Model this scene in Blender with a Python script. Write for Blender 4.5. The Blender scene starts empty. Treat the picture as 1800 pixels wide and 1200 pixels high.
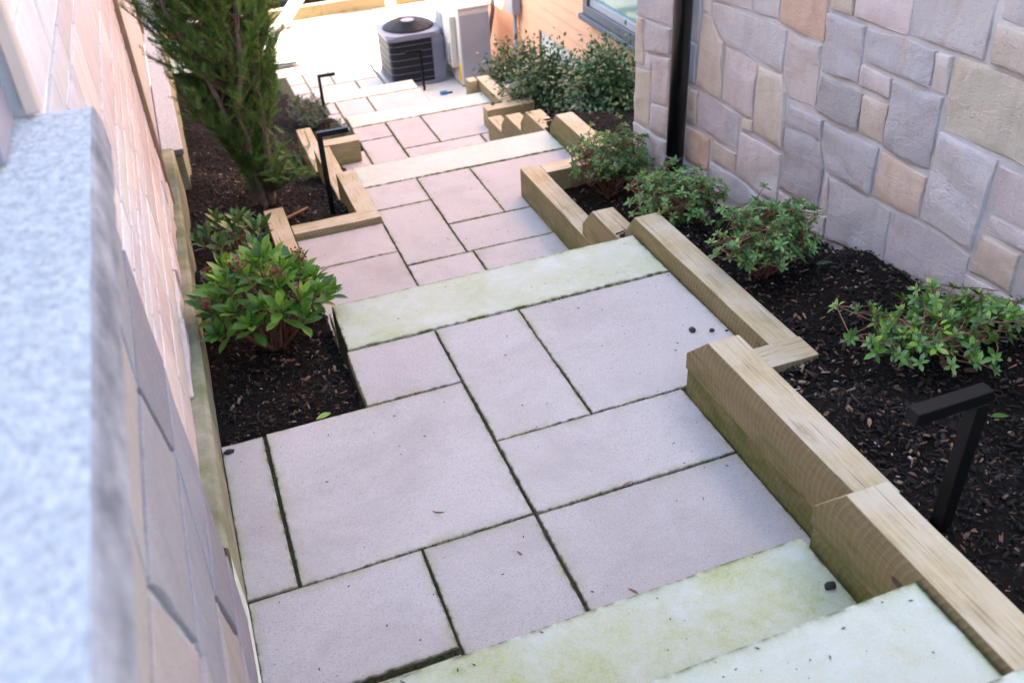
import bpy, bmesh, math, random
import numpy as np
from mathutils import Vector, Matrix, noise as mnoise

# ------------------------------------------------------------------ camera, sky, sun, exposure
S = bpy.context.scene
cam_d = bpy.data.cameras.new('camera'); cam = bpy.data.objects.new('camera', cam_d)
S.collection.objects.link(cam); S.camera = cam
cam.location = (0, 0, 1.8)
cam.rotation_euler = (math.radians(54.51987577), math.radians(2.76736569), math.radians(-20.61769495))
cam_d.lens = 32.488; cam_d.sensor_width = 36; cam_d.clip_start = .03; cam_d.clip_end = 400
cam_d.dof.use_dof = True; cam_d.dof.focus_distance = 2.75; cam_d.dof.aperture_fstop = 4.0

W = bpy.data.worlds.new('World'); S.world = W; W.use_nodes = True
wn = W.node_tree; bg = wn.nodes['Background']
sky = wn.nodes.new('ShaderNodeTexSky'); sky.sky_type = 'NISHITA'; sky.sun_disc = False
SUN_EL = math.radians(36); SUN_DIR = Vector((-1, .06, 0)).normalized()   # towards the sun, on the ground plan
sky.sun_elevation = SUN_EL
sky.sun_rotation = math.atan2(SUN_DIR.x, SUN_DIR.y)
sky.air_density = 1; sky.dust_density = 2.0; sky.ozone_density = 1
wn.links.new(sky.outputs[0], bg.inputs[0]); bg.inputs[1].default_value = .15
sun_d = bpy.data.lights.new('sun', 'SUN'); sun = bpy.data.objects.new('sun', sun_d); S.collection.objects.link(sun)
sun_d.energy = 4.2; sun_d.angle = math.radians(.53); sun_d.color = (1, .93, .82)
sd = SUN_DIR * math.cos(SUN_EL) + Vector((0, 0, math.sin(SUN_EL)))
sun.rotation_euler = sd.to_track_quat('Z', 'Y').to_euler()
V = S.view_settings; V.view_transform = 'Standard'; V.look = 'None'; V.exposure = 2.80; V.gamma = 1
V.use_curve_mapping = False
try:
    V.use_white_balance = True; V.white_balance_temperature = 6600; V.white_balance_tint = 6
except Exception: pass
try: S.cycles.max_bounces = 8; S.cycles.diffuse_bounces = 5
except Exception: pass

# ------------------------------------------------------------------ helpers
rnd = random.Random(7); nr = np.random.default_rng(11)
COL = S.collection
def tag(o, label=None, cat=None, group=None, kind=None):
    if label: o['label'] = label
    if cat: o['category'] = cat
    if group: o['group'] = group
    if kind: o['kind'] = kind
    return o
def empty(name, loc=(0, 0, 0), **k):
    o = bpy.data.objects.new(name, None); COL.objects.link(o); o.location = loc; o.empty_display_size = .1
    return tag(o, **k)
def link(name, me, mat=None, parent=None, loc=None, color=None, **k):
    o = bpy.data.objects.new(name, me); COL.objects.link(o)
    if mat is not None and not me.materials: me.materials.append(mat)
    if parent is not None:
        o.parent = parent
        o.matrix_parent_inverse = Matrix.Translation(-Vector(parent.location)) if loc is None or True else Matrix()
    if loc is not None: o.location = loc
    if color is not None: o.color = (*color, 1)
    return tag(o, **k)
def np_mesh(name, v, f, attr=None, smooth=False):
    """v (n,3), f list of faces or (m,k) array; attr dict name->(n,) point floats"""
    me = bpy.data.meshes.new(name)
    v = np.asarray(v, dtype=np.float32)
    if isinstance(f, np.ndarray):
        k = f.shape[1]; m = f.shape[0]
        me.vertices.add(len(v)); me.vertices.foreach_set('co', v.ravel())
        me.loops.add(m * k); me.loops.foreach_set('vertex_index', f.astype(np.int32).ravel())
        me.polygons.add(m); me.polygons.foreach_set('loop_start', np.arange(0, m * k, k, dtype=np.int32))
        me.update(calc_edges=True)
    else:
        me.from_pydata(v.tolist(), [], f)
    if attr:
        for a, val in attr.items():
            at = me.attributes.new(a, 'FLOAT', 'POINT'); at.data.foreach_set('value', np.asarray(val, dtype=np.float32))
    if smooth: me.polygons.foreach_set('use_smooth', np.ones(len(me.polygons), dtype=bool))
    me.update(); return me
def bm_mesh(name, bm, smooth=False):
    me = bpy.data.meshes.new(name); bmesh.ops.recalc_face_normals(bm, faces=bm.faces); bm.to_mesh(me); bm.free()
    if smooth:
        for p in me.polygons: p.use_smooth = True
    return me
def box_bm(x0, x1, y0, y1, z0, z1, bev=0, seg=1, bm=None):
    b = bm or bmesh.new()
    r = bmesh.ops.create_cube(b, size=1)
    for v in r['verts']:
        v.co = Vector(((x0 + x1) / 2 + v.co.x * (x1 - x0), (y0 + y1) / 2 + v.co.y * (y1 - y0), (z0 + z1) / 2 + v.co.z * (z1 - z0)))
    if bev:
        es = list({e for v in r['verts'] for e in v.link_edges})
        bmesh.ops.bevel(b, geom=es, offset=bev, segments=seg, affect='EDGES', profile=.5)
    return b
def box(name, b, mat, parent=None, bev=0, seg=1, **k):
    c = ((b[0] + b[1]) / 2, (b[2] + b[3]) / 2, (b[4] + b[5]) / 2)
    bm = box_bm(b[0] - c[0], b[1] - c[0], b[2] - c[1], b[3] - c[1], b[4] - c[2], b[5] - c[2], bev, seg)
    return link(name, bm_mesh(name, bm), mat, parent, loc=c, **k)
def tube_arrays(pts, rad, ns=6):
    pts = [Vector(p) for p in pts]; n = len(pts); vs = []; fs = []
    if not hasattr(rad, '__len__'): rad = [rad] * n
    for i, p in enumerate(pts):
        t = (pts[min(i + 1, n - 1)] - pts[max(i - 1, 0)]).normalized()
        a = t.cross(Vector((0, 0, 1)) if abs(t.z) < .9 else Vector((1, 0, 0))).normalized(); b = t.cross(a)
        for k in range(ns):
            an = 2 * math.pi * k / ns
            vs.append(p + (a * math.cos(an) + b * math.sin(an)) * rad[i])
    for i in range(n - 1):
        for k in range(ns):
            fs.append((i * ns + k, i * ns + (k + 1) % ns, (i + 1) * ns + (k + 1) % ns, (i + 1) * ns + k))
    return vs, fs
class Tubes:
    def __init__(s): s.v = []; s.f = []
    def add(s, pts, rad, ns=6, caps=False):
        v, f = tube_arrays(pts, rad, ns); o = len(s.v); s.v += v; s.f += [tuple(i + o for i in q) for q in f]
        if caps:
            s.f.append(tuple(o + k for k in range(ns))[::-1]); s.f.append(tuple(o + len(v) - ns + k for k in range(ns)))
    def build(s, name, mat, parent=None, smooth=True, **k):
        me = bpy.data.meshes.new(name); me.from_pydata([tuple(p) for p in s.v], [], s.f)
        if smooth:
            for p in me.polygons: p.use_smooth = True
        return link(name, me, mat, parent, **k)

# ------------------------------------------------------------------ materials
def mat(name):
    m = bpy.data.materials.new(name); m.use_nodes = True; nt = m.node_tree; b = nt.nodes['Principled BSDF']
    return m, nt, b
class N:
    """tiny node-graph helper"""
    def __init__(s, nt): s.nt = nt; s.l = nt.links
    def n(s, t, **k):
        x = s.nt.nodes.new(t)
        for a, v in k.items(): setattr(x, a, v)
        return x
    def put(s, sock, v):
        if hasattr(v, 'node'): s.l.new(v, sock)
        elif v is not None: sock.default_value = v
    def obj(s): return s.n('ShaderNodeTexCoord').outputs['Object']
    def attr(s, a): x = s.n('ShaderNodeAttribute'); x.attribute_name = a; return x.outputs['Fac']
    def info(s, o): return s.n('ShaderNodeObjectInfo').outputs[o]
    def map(s, v, scale=(1, 1, 1), loc=None):
        x = s.n('ShaderNodeMapping'); s.put(x.inputs[0], v); x.inputs['Scale'].default_value = scale
        if loc is not None: s.put(x.inputs['Location'], loc)
        return x.outputs[0]
    def noise(s, v, scale, detail=4, rough=.55, dist=0, out=0):
        x = s.n('ShaderNodeTexNoise'); s.put(x.inputs['Vector'], v); x.inputs['Scale'].default_value = scale
        x.inputs['Detail'].default_value = detail; x.inputs['Roughness'].default_value = rough; x.inputs['Distortion'].default_value = dist
        return x.outputs[out]
    def voro(s, v, scale, out=0, feature='F1', rand=1):
        x = s.n('ShaderNodeTexVoronoi', feature=feature); s.put(x.inputs['Vector'], v); x.inputs['Scale'].default_value = scale
        x.inputs['Randomness'].default_value = rand
        return x.outputs[out]
    def ramp(s, v, *st, interp='LINEAR'):
        x = s.n('ShaderNodeValToRGB'); s.put(x.inputs[0], v); e = x.color_ramp.elements; x.color_ramp.interpolation = interp
        while len(e) < len(st): e.new(.5)
        for i, (p, c) in enumerate(st):
            e[i].position = p; e[i].color = (c, c, c, 1) if not hasattr(c, '__len__') else (*c[:3], 1)
        return x.outputs[0]
    def rng(s, v, a, b, c=0, d=1):
        x = s.n('ShaderNodeMapRange'); s.put(x.inputs[0], v)
        for i, q in enumerate((a, b, c, d)): x.inputs[i + 1].default_value = q
        return x.outputs[0]
    def mix(s, f, a, b, mode='MIX'):
        x = s.n('ShaderNodeMix', data_type='RGBA', blend_type=mode)
        s.put(x.inputs[0], f); s.put(x.inputs[6], (*a, 1) if isinstance(a, tuple) and len(a) == 3 else a)
        s.put(x.inputs[7], (*b, 1) if isinstance(b, tuple) and len(b) == 3 else b); return x.outputs[2]
    def m(s, op, a, b=None, c=None):
        x = s.n('ShaderNodeMath', operation=op); s.put(x.inputs[0], a)
        if b is not None: s.put(x.inputs[1], b)
        if c is not None: s.put(x.inputs[2], c)
        return x.outputs[0]
    def bump(s, h, strength=.3, dist=.01, normal=None):
        x = s.n('ShaderNodeBump'); s.put(x.inputs['Height'], h); x.inputs['Strength'].default_value = strength
        x.inputs['Distance'].default_value = dist
        if normal is not None: s.put(x.inputs['Normal'], normal)
        return x.outputs[0]
def objrand(g):   # object coordinates shifted per object so alike pieces differ
    r = g.info('Random'); x = g.n('ShaderNodeVectorMath', operation='ADD')
    c = g.n('ShaderNodeCombineXYZ')
    g.put(c.inputs[0], g.m('MULTIPLY', r, 37.0)); g.put(c.inputs[1], g.m('MULTIPLY', r, 91.0)); g.put(c.inputs[2], g.m('MULTIPLY', r, 53.0))
    g.put(x.inputs[0], g.obj()); g.put(x.inputs[1], c.outputs[0]); return x.outputs[0]

def plain(name, col, rough=.6, metal=0, bump=0, bscale=60, var=.12, vscale=6, spec=.4):
    m, nt, b = mat(name); g = N(nt); o = objrand(g)
    n = g.noise(o, vscale, 5, .6)
    c = g.mix(g.rng(n, .3, .7), tuple(x * (1 - var) for x in col), tuple(min(1, x * (1 + var)) for x in col))
    g.put(b.inputs['Base Color'], c); b.inputs['Roughness'].default_value = rough; b.inputs['Metallic'].default_value = metal
    b.inputs['Specular IOR Level'].default_value = spec
    if bump: g.put(b.inputs['Normal'], g.bump(g.noise(o, bscale, 4, .6), bump, .004))
    return m

def paver_material():
    m, nt, b = mat('sandy pink paver'); g = N(nt); o = objrand(g)
    r = g.info('Random')
    base = g.mix(r, (.375, .325, .32), (.54, .485, .475))
    base = g.mix(g.m('MULTIPLY', g.noise(o, 2.6, 4, .6), .7), base, (.50, .47, .45))
    mott = g.noise(o, 9, 6, .7)
    base = g.mix(g.rng(mott, .35, .75, 0, .5), base, (.38, .34, .335))
    grain = g.noise(o, 420, 2, .8)
    base = g.mix(g.rng(grain, .34, .68, 0, .75), base, (.64, .60, .59))
    grain2 = g.noise(o, 260, 2, .7)
    base = g.mix(g.rng(grain2, .54, .66, 0, .50), base, (.24, .21, .20))
    g3 = g.noise(o, 120, 3, .8)
    base = g.mix(g.rng(g3, .58, .72, 0, .4), base, (.30, .27, .26))
    # small dark pits and crumbs
    vor = g.voro(o, 34, 0); big = g.noise(o, 5, 2)
    pit = g.m('MULTIPLY', g.ramp(vor, (.035, 1), (.07, 0)), g.rng(big, .48, .6))
    base = g.mix(g.m('MULTIPLY', pit, .8), base, (.07, .055, .05))
    # faint damp blotches
    base = g.mix(g.rng(g.noise(o, 2.3, 8, .74, .5), .47, .70, 0, .55), base, (.35, .305, .285))
    # mossy, yellow-green rim along the joints
    e = g.attr('edge'); en = g.noise(o, 11, 5, .65)
    rim = g.m('MULTIPLY', g.m('POWER', e, 1.6), g.rng(en, .42, .62))
    base = g.mix(g.m('MULTIPLY', rim, .7), base, (.36, .34, .19))
    rim2 = g.m('MULTIPLY', g.m('POWER', e, 12), g.rng(g.noise(o, 40, 3), .42, .66))
    base = g.mix(rim2, base, (.13, .13, .07))
    g.put(b.inputs['Base Color'], base); b.inputs['Roughness'].default_value = .85; b.inputs['Specular IOR Level'].default_value = .25
    h = g.m('ADD', g.m('MULTIPLY', grain, .5), g.m('SUBTRACT', g.m('MULTIPLY', mott, .8), g.m('MULTIPLY', pit, 1.5)))
    g.put(b.inputs['Normal'], g.bump(h, .35, .003)); return m
def tread_material():
    m, nt, b = mat('lichen stained step slab'); g = N(nt); o = objrand(g)
    mott = g.noise(o, 8, 6, .7)
    base = g.mix(g.rng(mott, .3, .7), (.50, .52, .475), (.59, .615, .58))
    streak = g.noise(g.map(o, (1.2, 6, 6)), 5, 6, .7)
    base = g.mix(g.rng(streak, .35, .8, 0, .35), base, (.50, .52, .42))
    gr = g.noise(o, 4.1, 9, .78, .1)
    amt = g.info('Color'); sep = g.n('ShaderNodeSeparateColor'); g.put(sep.inputs[0], amt)
    gm = g.m('MULTIPLY', g.rng(gr, .36, .62, 0, .85), sep.outputs[0])
    base = g.mix(gm, base, (.40, .42, .17))
    gm2 = g.m('MULTIPLY', g.m('MULTIPLY', g.rng(g.noise(o, 22, 8, .8), .52, .72), g.rng(gr, .45, .6)), sep.outputs[0])
    base = g.mix(g.m('MULTIPLY', gm2, .8), base, (.27, .32, .08))
    ed = g.m('MULTIPLY', g.attr('edge'), g.rng(g.noise(o, 7, 6, .75), .40, .62))
    base = g.mix(g.m('MULTIPLY', ed, .65), base, (.34, .36, .17))
    wp = g.rng(g.noise(o, 38, 6, .8), .54, .68, 0, .28)
    base = g.mix(wp, base, (.60, .62, .60))
    grain = g.noise(o, 330, 2, .8)
    base = g.mix(g.rng(grain, .34, .7, 0, .4), base, (.66, .66, .62))
    spk = g.voro(o, 55, 0)
    sp = g.m('MULTIPLY', g.ramp(spk, (.03, 1), (.07, 0)), g.rng(g.noise(o, 6, 2), .46, .56))
    base = g.mix(g.m('MULTIPLY', sp, .8), base, (.06, .06, .04))
    e = g.attr('edge')
    rim2 = g.m('MULTIPLY', g.m('POWER', e, 6), g.rng(g.noise(o, 30, 3), .38, .6))
    base = g.mix(rim2, base, (.13, .14, .05))
    g.put(b.inputs['Base Color'], base); b.inputs['Roughness'].default_value = .82; b.inputs['Specular IOR Level'].default_value = .25
    g.put(b.inputs['Normal'], g.bump(g.m('ADD', grain, g.m('MULTIPLY', mott, 1.2)), .35, .003)); return m
def timber_material():
    m, nt, b = mat('treated softwood timber'); g = N(nt); o = objrand(g)
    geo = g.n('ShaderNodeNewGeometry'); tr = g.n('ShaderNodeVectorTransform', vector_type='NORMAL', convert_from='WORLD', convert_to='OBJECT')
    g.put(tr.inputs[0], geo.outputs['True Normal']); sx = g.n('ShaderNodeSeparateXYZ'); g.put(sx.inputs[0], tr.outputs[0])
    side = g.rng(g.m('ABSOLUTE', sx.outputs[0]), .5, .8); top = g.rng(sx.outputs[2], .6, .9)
    grain = g.noise(g.map(o, (26, 1.3, 26)), 4, 5, .6, .35)
    col = g.mix(g.rng(grain, .3, .72), (.56, .455, .29), (.41, .32, .18))
    col = g.mix(g.rng(g.noise(g.map(o, (60, 3, 60)), 3, 3), .5, .75, 0, .45), col, (.26, .19, .11))
    # weathered grey and yellowish patches on the top
    col = g.mix(g.m('MULTIPLY', top, g.rng(g.noise(o, 3.5, 5, .65), .40, .62, 0, .8)), col, (.60, .53, .43))
    # circular-saw marks as arcs down the side faces
    oc = g.obj(); so = g.n('ShaderNodeSeparateXYZ'); g.put(so.inputs[0], oc)
    zz = g.m('MULTIPLY', g.m('MULTIPLY', so.outputs[2], so.outputs[2]), 3.2)
    yy = g.m('ADD', g.m('ADD', so.outputs[1], zz), g.m('MULTIPLY', g.noise(o, 2.5, 2), .05))
    saw = g.m('SINE', g.m('MULTIPLY', yy, 330))
    saw2 = g.noise(g.map(o, (1, 60, 2)), 3, 2)
    sawm = g.m('MULTIPLY', side, g.rng(g.m('MULTIPLY', saw, saw2), -.15, .5))
    col = g.mix(g.m('MULTIPLY', side, .62), col, (.20, .15, .075))  # sides darkened evenly: their shade and dirt put into the colour
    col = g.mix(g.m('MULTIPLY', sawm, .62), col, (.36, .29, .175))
    # algae: greener low on the sides and in patches
    low = g.rng(so.outputs[2], .02, -.08)
    alg = g.m('MULTIPLY', g.m('ADD', g.m('MULTIPLY', low, .6), .30), g.rng(g.noise(g.map(o, (3, 2, 7)), 3, 6, .7), .38, .66))
    oi = g.n('ShaderNodeSeparateColor'); g.put(oi.inputs[0], g.info('Color'))
    alg = g.m('ADD', alg, g.m('MULTIPLY', g.m('SUBTRACT', 1.0, oi.outputs[0]), g.rng(g.noise(g.map(o, (4, 2, 4)), 4, 6, .7), .3, .6, .25, .9)))
    col = g.mix(g.m('MULTIPLY', g.m('SUBTRACT', 1.0, g.m('MULTIPLY', top, .75)), alg), col, (.11, .13, .025))
    # checks and knots on the top
    ck = g.noise(g.map(o, (90, 2.2, 90)), 2, 2, .5)
    crack = g.m('MULTIPLY', g.ramp(ck, (.33, 1), (.37, 0)), .55)
    kv = g.voro(g.map(o, (4.5, 2.0, 4.5)), 1.5, 0)
    knot = g.ramp(kv, (.055, 1), (.085, 0))
    kring = g.m('MULTIPLY', g.ramp(kv, (.07, 0), (.10, .6)), g.ramp(kv, (.11, 1), (.18, 0)))
    col = g.mix(crack, col, (.13, .085, .045)); col = g.mix(g.m('MULTIPLY', kring, .5), col, (.25, .15, .07))
    col = g.mix(g.m('MULTIPLY', knot, .85), col, (.085, .055, .04))
    g.put(b.inputs['Base Color'], col); b.inputs['Roughness'].default_value = .78; b.inputs['Specular IOR Level'].default_value = .25
    h = g.m('ADD', g.m('MULTIPLY', grain, .7), g.m('ADD', g.m('MULTIPLY', sawm, .7), g.m('MULTIPLY', crack, -1.2)))
    g.put(b.inputs['Normal'], g.bump(h, .5, .004)); return m
def stone_material(name, rough_scale=1.0, fine=1.0, rusty=True):
    m, nt, b = mat(name); g = N(nt); o = objrand(g)
    ci = g.info('Color')
    n1 = g.noise(o, 5, 6, .68, .4); n2 = g.noise(g.map(o, (6, 6, 1.4)), 3, 5, .65, .5)
    col = g.mix(g.rng(n1, .35, .75, 0, .22 if rusty else .12), ci, (.54, .49, .48), 'MIX')
    col = g.mix(g.rng(n2, .42, .72, 0, .55), col, g.mix(1.0, ci, (.72, .72, .82), 'MULTIPLY'))
    rust = g.m('MULTIPLY', g.rng(g.noise(g.map(o, (4, 4, 2)), 2.2, 5, .6, .8), .56, .74), .45)
    if rusty: col = g.mix(rust, col, (.44, .29, .20))
    fg = g.noise(o, 160, 4, .75)
    col = g.mix(g.rng(fg, .35, .7, 0, .35), col, (.55, .50, .49))
    dk = g.noise(o, 70, 3, .7)
    col = g.mix(g.rng(dk, .60, .74, 0, .35), col, (.16, .13, .13))
    g.put(b.inputs['Base Color'], col); b.inputs['Roughness'].default_value = .88; b.inputs['Specular IOR Level'].default_value = .25
    cl = g.noise(g.map(o, (9, 6, 9)), 2.0, 8, .70, .15)
    cl2 = g.noise(g.map(o, (40, 26, 44)), 1.6, 6, .75, .1)
    h = g.m('ADD', g.m('MULTIPLY', cl, 1.2 * rough_scale), g.m('ADD', g.m('MULTIPLY', cl2, .45 * fine), g.m('MULTIPLY', fg, .34 * fine)))
    g.put(b.inputs['Normal'], g.bump(h, .85, .013)); return m
def mortar_material(name, c1, c2):
    m, nt, b = mat(name); g = N(nt); o = g.obj()
    col = g.mix(g.rng(g.noise(o, 9, 5, .6), .3, .7), c1, c2)
    g.put(b.inputs['Base Color'], col); b.inputs['Roughness'].default_value = .95
    g.put(b.inputs['Normal'], g.bump(g.noise(o, 120, 4, .7), .5, .004)); return m
def soil_material(name, c1, c2, scale=40):
    m, nt, b = mat(name); g = N(nt); o = g.obj()
    n = g.noise(o, scale, 6, .75); n2 = g.noise(o, 5, 4)
    col = g.mix(g.rng(n, .3, .72), c1, c2)
    col = g.mix(g.rng(n2, .5, .75, 0, .5), col, tuple(x * .5 for x in c1))
    g.put(b.inputs['Base Color'], col); b.inputs['Roughness'].default_value = .95; b.inputs['Specular IOR Level'].default_value = .15
    g.put(b.inputs['Normal'], g.bump(n, 1.0, .03)); return m
def tint_material(name, stops, rough=.8, spec=.3, trans=0, bumpy=True, sheen=0):
    m, nt, b = mat(name); g = N(nt); t = g.attr('tint')
    col = g.ramp(t, *stops)
    o = g.obj(); n = g.noise(o, 55, 3, .6)
    col = g.mix(g.rng(n, .3, .7, 0, .35), col, g.mix(1.0, col, (.6, .6, .6), 'MULTIPLY'))
    g.put(b.inputs['Base Color'], col); b.inputs['Roughness'].default_value = rough; b.inputs['Specular IOR Level'].default_value = spec
    if trans:
        tr = g.n('ShaderNodeBsdfTranslucent'); g.put(tr.inputs[0], g.mix(1.0, col, (1.0, 1.0, .45), 'MULTIPLY'))
        ms = g.n('ShaderNodeMixShader'); ms.inputs[0].default_value = trans
        out = nt.nodes['Material Output']; g.put(ms.inputs[1], b.outputs[0]); g.put(ms.inputs[2], tr.outputs[0]); g.put(out.inputs[0], ms.outputs[0])
    return m
def leaf_obj_material(name, rough=.35, trans=.25):
    m, nt, b = mat(name); g = N(nt)
    r = g.info('Random'); col = g.ramp(r, (0, (.05, .12, .025)), (.3, (.09, .22, .035)), (.65, (.16, .34, .045)), (.9, (.27, .43, .06)), (1, (.42, .50, .10)))
    c2 = g.ramp(r, (0, (.04, .10, .04)), (1, (.16, .24, .06)))
    mid = g.attr('mid'); col = g.mix(g.rng(mid, .8, 1, 0, .4), col, c2)
    col = g.mix(g.rng(g.noise(g.obj(), 40, 3), .4, .7, 0, .3), col, g.mix(1.0, col, (.62, .66, .6), 'MULTIPLY'))
    g.put(b.inputs['Base Color'], col); b.inputs['Roughness'].default_value = rough; b.inputs['Specular IOR Level'].default_value = .5
    tr = g.n('ShaderNodeBsdfTranslucent'); g.put(tr.inputs[0], g.mix(1.0, col, (1.0, 1.0, .35), 'MULTIPLY'))
    ms = g.n('ShaderNodeMixShader'); ms.inputs[0].default_value = trans
    out = nt.nodes['Material Output']; g.put(ms.inputs[1], b.outputs[0]); g.put(ms.inputs[2], tr.outputs[0]); g.put(out.inputs[0], ms.outputs[0])
    return m

M = dict(
    paver=paver_material(), tread=tread_material(), timber=timber_material(),
    stone=stone_material('split ashlar stone'), lstone=stone_material('pink coursed stone', .5, .5),
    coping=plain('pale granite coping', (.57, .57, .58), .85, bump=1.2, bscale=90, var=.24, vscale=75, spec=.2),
    acblue=plain('slate blue painted steel', (.17, .185, .25), .45, var=.05),
    mortar=mortar_material('grey lilac mortar', (.42, .41, .43), (.54, .53, .545)),
    pstone=stone_material('grey pier stone', .6, .8, False),
    lmortar=mortar_material('pale mortar', (.78, .78, .80), (.86, .85, .86)),
    soil=soil_material('dark compost soil', (.022, .015, .012), (.006, .005, .005)),
    joint=soil_material('mossy joint soil', (.14, .14, .08), (.05, .05, .03), 90),
    chip=tint_material('bark mulch', [(0, (.006, .005, .005)), (.55, (.016, .012, .011)), (.85, (.040, .027, .022)), (.92, (.12, .06, .038)), (.97, (.27, .14, .085)), (.985, (.25, .18, .12)), (1, (.55, .56, .58))], .75),
    moss=tint_material('joint moss', [(0, (.03, .04, .01)), (.6, (.07, .09, .015)), (1, (.12, .13, .04))], .9),
    black=plain('black powder coated metal', (.0035, .0035, .0045), .4, .0, var=.1, spec=.22),
    pipe=plain('black painted downpipe', (.006, .006, .007), .28, .0, var=.1, spec=.5),
    concrete=plain('grey concrete', (.40, .39, .38), .9, bump=.4, var=.12),
    pad=plain('pale concrete pad', (.55, .55, .54), .9, bump=.4, var=.08),
    acwhite=plain('ivory painted steel', (.60, .58, .54), .45, var=.03),
    acgrey=plain('grey painted steel', (.33, .35, .40), .45, var=.04),
    acdark=plain('dark condenser coil', (.008, .011, .02), .5, .2, var=.15, vscale=30),
    wire=plain('coated grille wire', (.28, .28, .33), .45, .4, var=.1),
    orange=plain('orange painted siding', (.70, .40, .26), .6, var=.05),
    greysid=plain('grey painted siding', (.30, .30, .33), .6, var=.08),
    brown=plain('brown weathered trim', (.26, .16, .10), .7, bump=.3, var=.2, vscale=14),
    frame=plain('grey window frame', (.10, .11, .14), .4, var=.05),
    white=plain('white painted wood', (.68, .64, .60), .6, var=.05),
    jamb=plain('pinkish beige trim', (.55, .43, .37), .7, var=.05),
    patio=plain('pale patio slab', (.48, .46, .43), .85, bump=.3, var=.08),
    bark=plain('brown shrub bark', (.13, .075, .05), .9, bump=.6, bscale=90, var=.35, vscale=30),
    bark2=plain('grey brown trunk bark', (.16, .11, .09), .9, bump=1.0, bscale=50, var=.4, vscale=24),
    redstem=plain('reddish stem', (.20, .085, .055), .7, var=.3, vscale=40),
    needle=tint_material('conifer needles', [(0, (.03, .065, .018)), (.4, (.08, .17, .035)), (.75, (.17, .29, .055)), (1, (.32, .38, .11))], .55, .3, .15),
    azalea=tint_material('azalea leaf', [(0, (.04, .085, .03)), (.35, (.09, .19, .06)), (.7, (.17, .32, .10)), (.93, (.28, .43, .12)), (1, (.42, .48, .16))], .45, .45, .22),
    hedge=tint_material('dark hedge leaf', [(0, (.02, .05, .022)), (.5, (.05, .12, .05)), (.85, (.10, .20, .08)), (1, (.20, .28, .11))], .35, .5, .12),
    lavender=tint_material('grey green sprig', [(0, (.07, .10, .07)), (.6, (.14, .19, .14)), (1, (.22, .26, .18))], .7, .2, .12),
    yellow=tint_material('yellow green leaf', [(0, (.12, .16, .01)), (.6, (.30, .33, .02)), (1, (.45, .45, .04))], .5, .4, .25),
    berry=plain('dusky red buds', (.24, .035, .05), .5, var=.3, vscale=60),
    pebble=plain('dark pebble', (.03, .026, .025), .7, bump=.6, var=.3),
    debris=plain('dry brown litter', (.24, .10, .055), .7, var=.3, vscale=60),
    yellowlab=plain('yellow label', (.85, .50, .02), .5, var=.02),
    bluelit=plain('blue plastic', (.02, .18, .33), .4, var=.05),
    leafobj=leaf_obj_material('glossy evergreen leaf'), leafobj2=leaf_obj_material('young azalea leaf', .45, .25),
)
def _coil(m):
    g = N(m.node_tree); b = m.node_tree.nodes['Principled BSDF']; o = g.obj()
    g.put(b.inputs['Normal'], g.bump(g.noise(g.map(o, (1, 1, 60)), 4, 1), .6, .004))
_coil(M['acdark'])
def _dark_sides(m):      # side faces of the coping are darker than its upward faces
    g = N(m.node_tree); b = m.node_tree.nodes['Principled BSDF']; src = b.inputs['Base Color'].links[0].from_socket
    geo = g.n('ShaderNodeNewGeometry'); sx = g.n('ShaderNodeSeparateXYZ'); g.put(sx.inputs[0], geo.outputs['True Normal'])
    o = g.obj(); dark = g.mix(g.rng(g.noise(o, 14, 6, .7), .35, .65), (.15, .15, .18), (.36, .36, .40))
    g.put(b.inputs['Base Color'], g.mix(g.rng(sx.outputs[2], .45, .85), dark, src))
_dark_sides(M['coping'])
_m, _nt, _b = mat('window glass'); _b.inputs['Base Color'].default_value = (.10, .24, .23, 1); _b.inputs['Roughness'].default_value = .08; _b.inputs['Specular IOR Level'].default_value = .7
M['glass'] = _m
_m, _nt, _b = mat('recessed window blind'); _b.inputs['Base Color'].default_value = (.28, .26, .31, 1); _b.inputs['Roughness'].default_value = .5
M['blind'] = _m

# ------------------------------------------------------------------ slabs and stones
def densify(poly, step, jit, r):
    out = []
    n = len(poly)
    for i in range(n):
        a = np.array(poly[i], float); b = np.array(poly[(i + 1) % n], float); L = np.hypot(*(b - a)); k = max(1, int(round(L / step)))
        d = (b - a) / max(L, 1e-6); nrm = np.array([d[1], -d[0]])
        for j in range(k):
            p = a + (b - a) * j / k
            if j: p = p + nrm * r.uniform(-jit, jit)
            out.append(p)
    return np.array(out)
def area(p): x, y = p[:, 0], p[:, 1]; return .5 * np.sum(x * np.roll(y, -1) - y * np.roll(x, -1))
def inset(p, d):
    t = np.roll(p, -1, 0) - np.roll(p, 1, 0); t /= np.maximum(np.linalg.norm(t, axis=1, keepdims=True), 1e-9)
    n = np.stack([-t[:, 1], t[:, 0]], 1)
    return p + n * d
def prism(poly, levels, step=.06, jit=.0012, seed=0, corner=.0):
    """levels: list of (inset, height, edge value); returns verts(2D+h), faces, edge attr"""
    r = random.Random(seed); P = np.array(poly, float)
    if area(P) < 0: P = P[::-1]
    P = densify(P, step, jit, r); n = len(P); V_ = []; A = []
    for (d, h, e) in levels:
        q = inset(P, d) if d else P
        V_ += [(x, y, h) for x, y in q]; A += [e] * n
    F = []
    for l in range(len(levels) - 1):
        o = l * n
        for i in range(n): F.append((o + i, o + (i + 1) % n, o + n + (i + 1) % n, o + n + i))
    return V_, F, A, n
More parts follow.
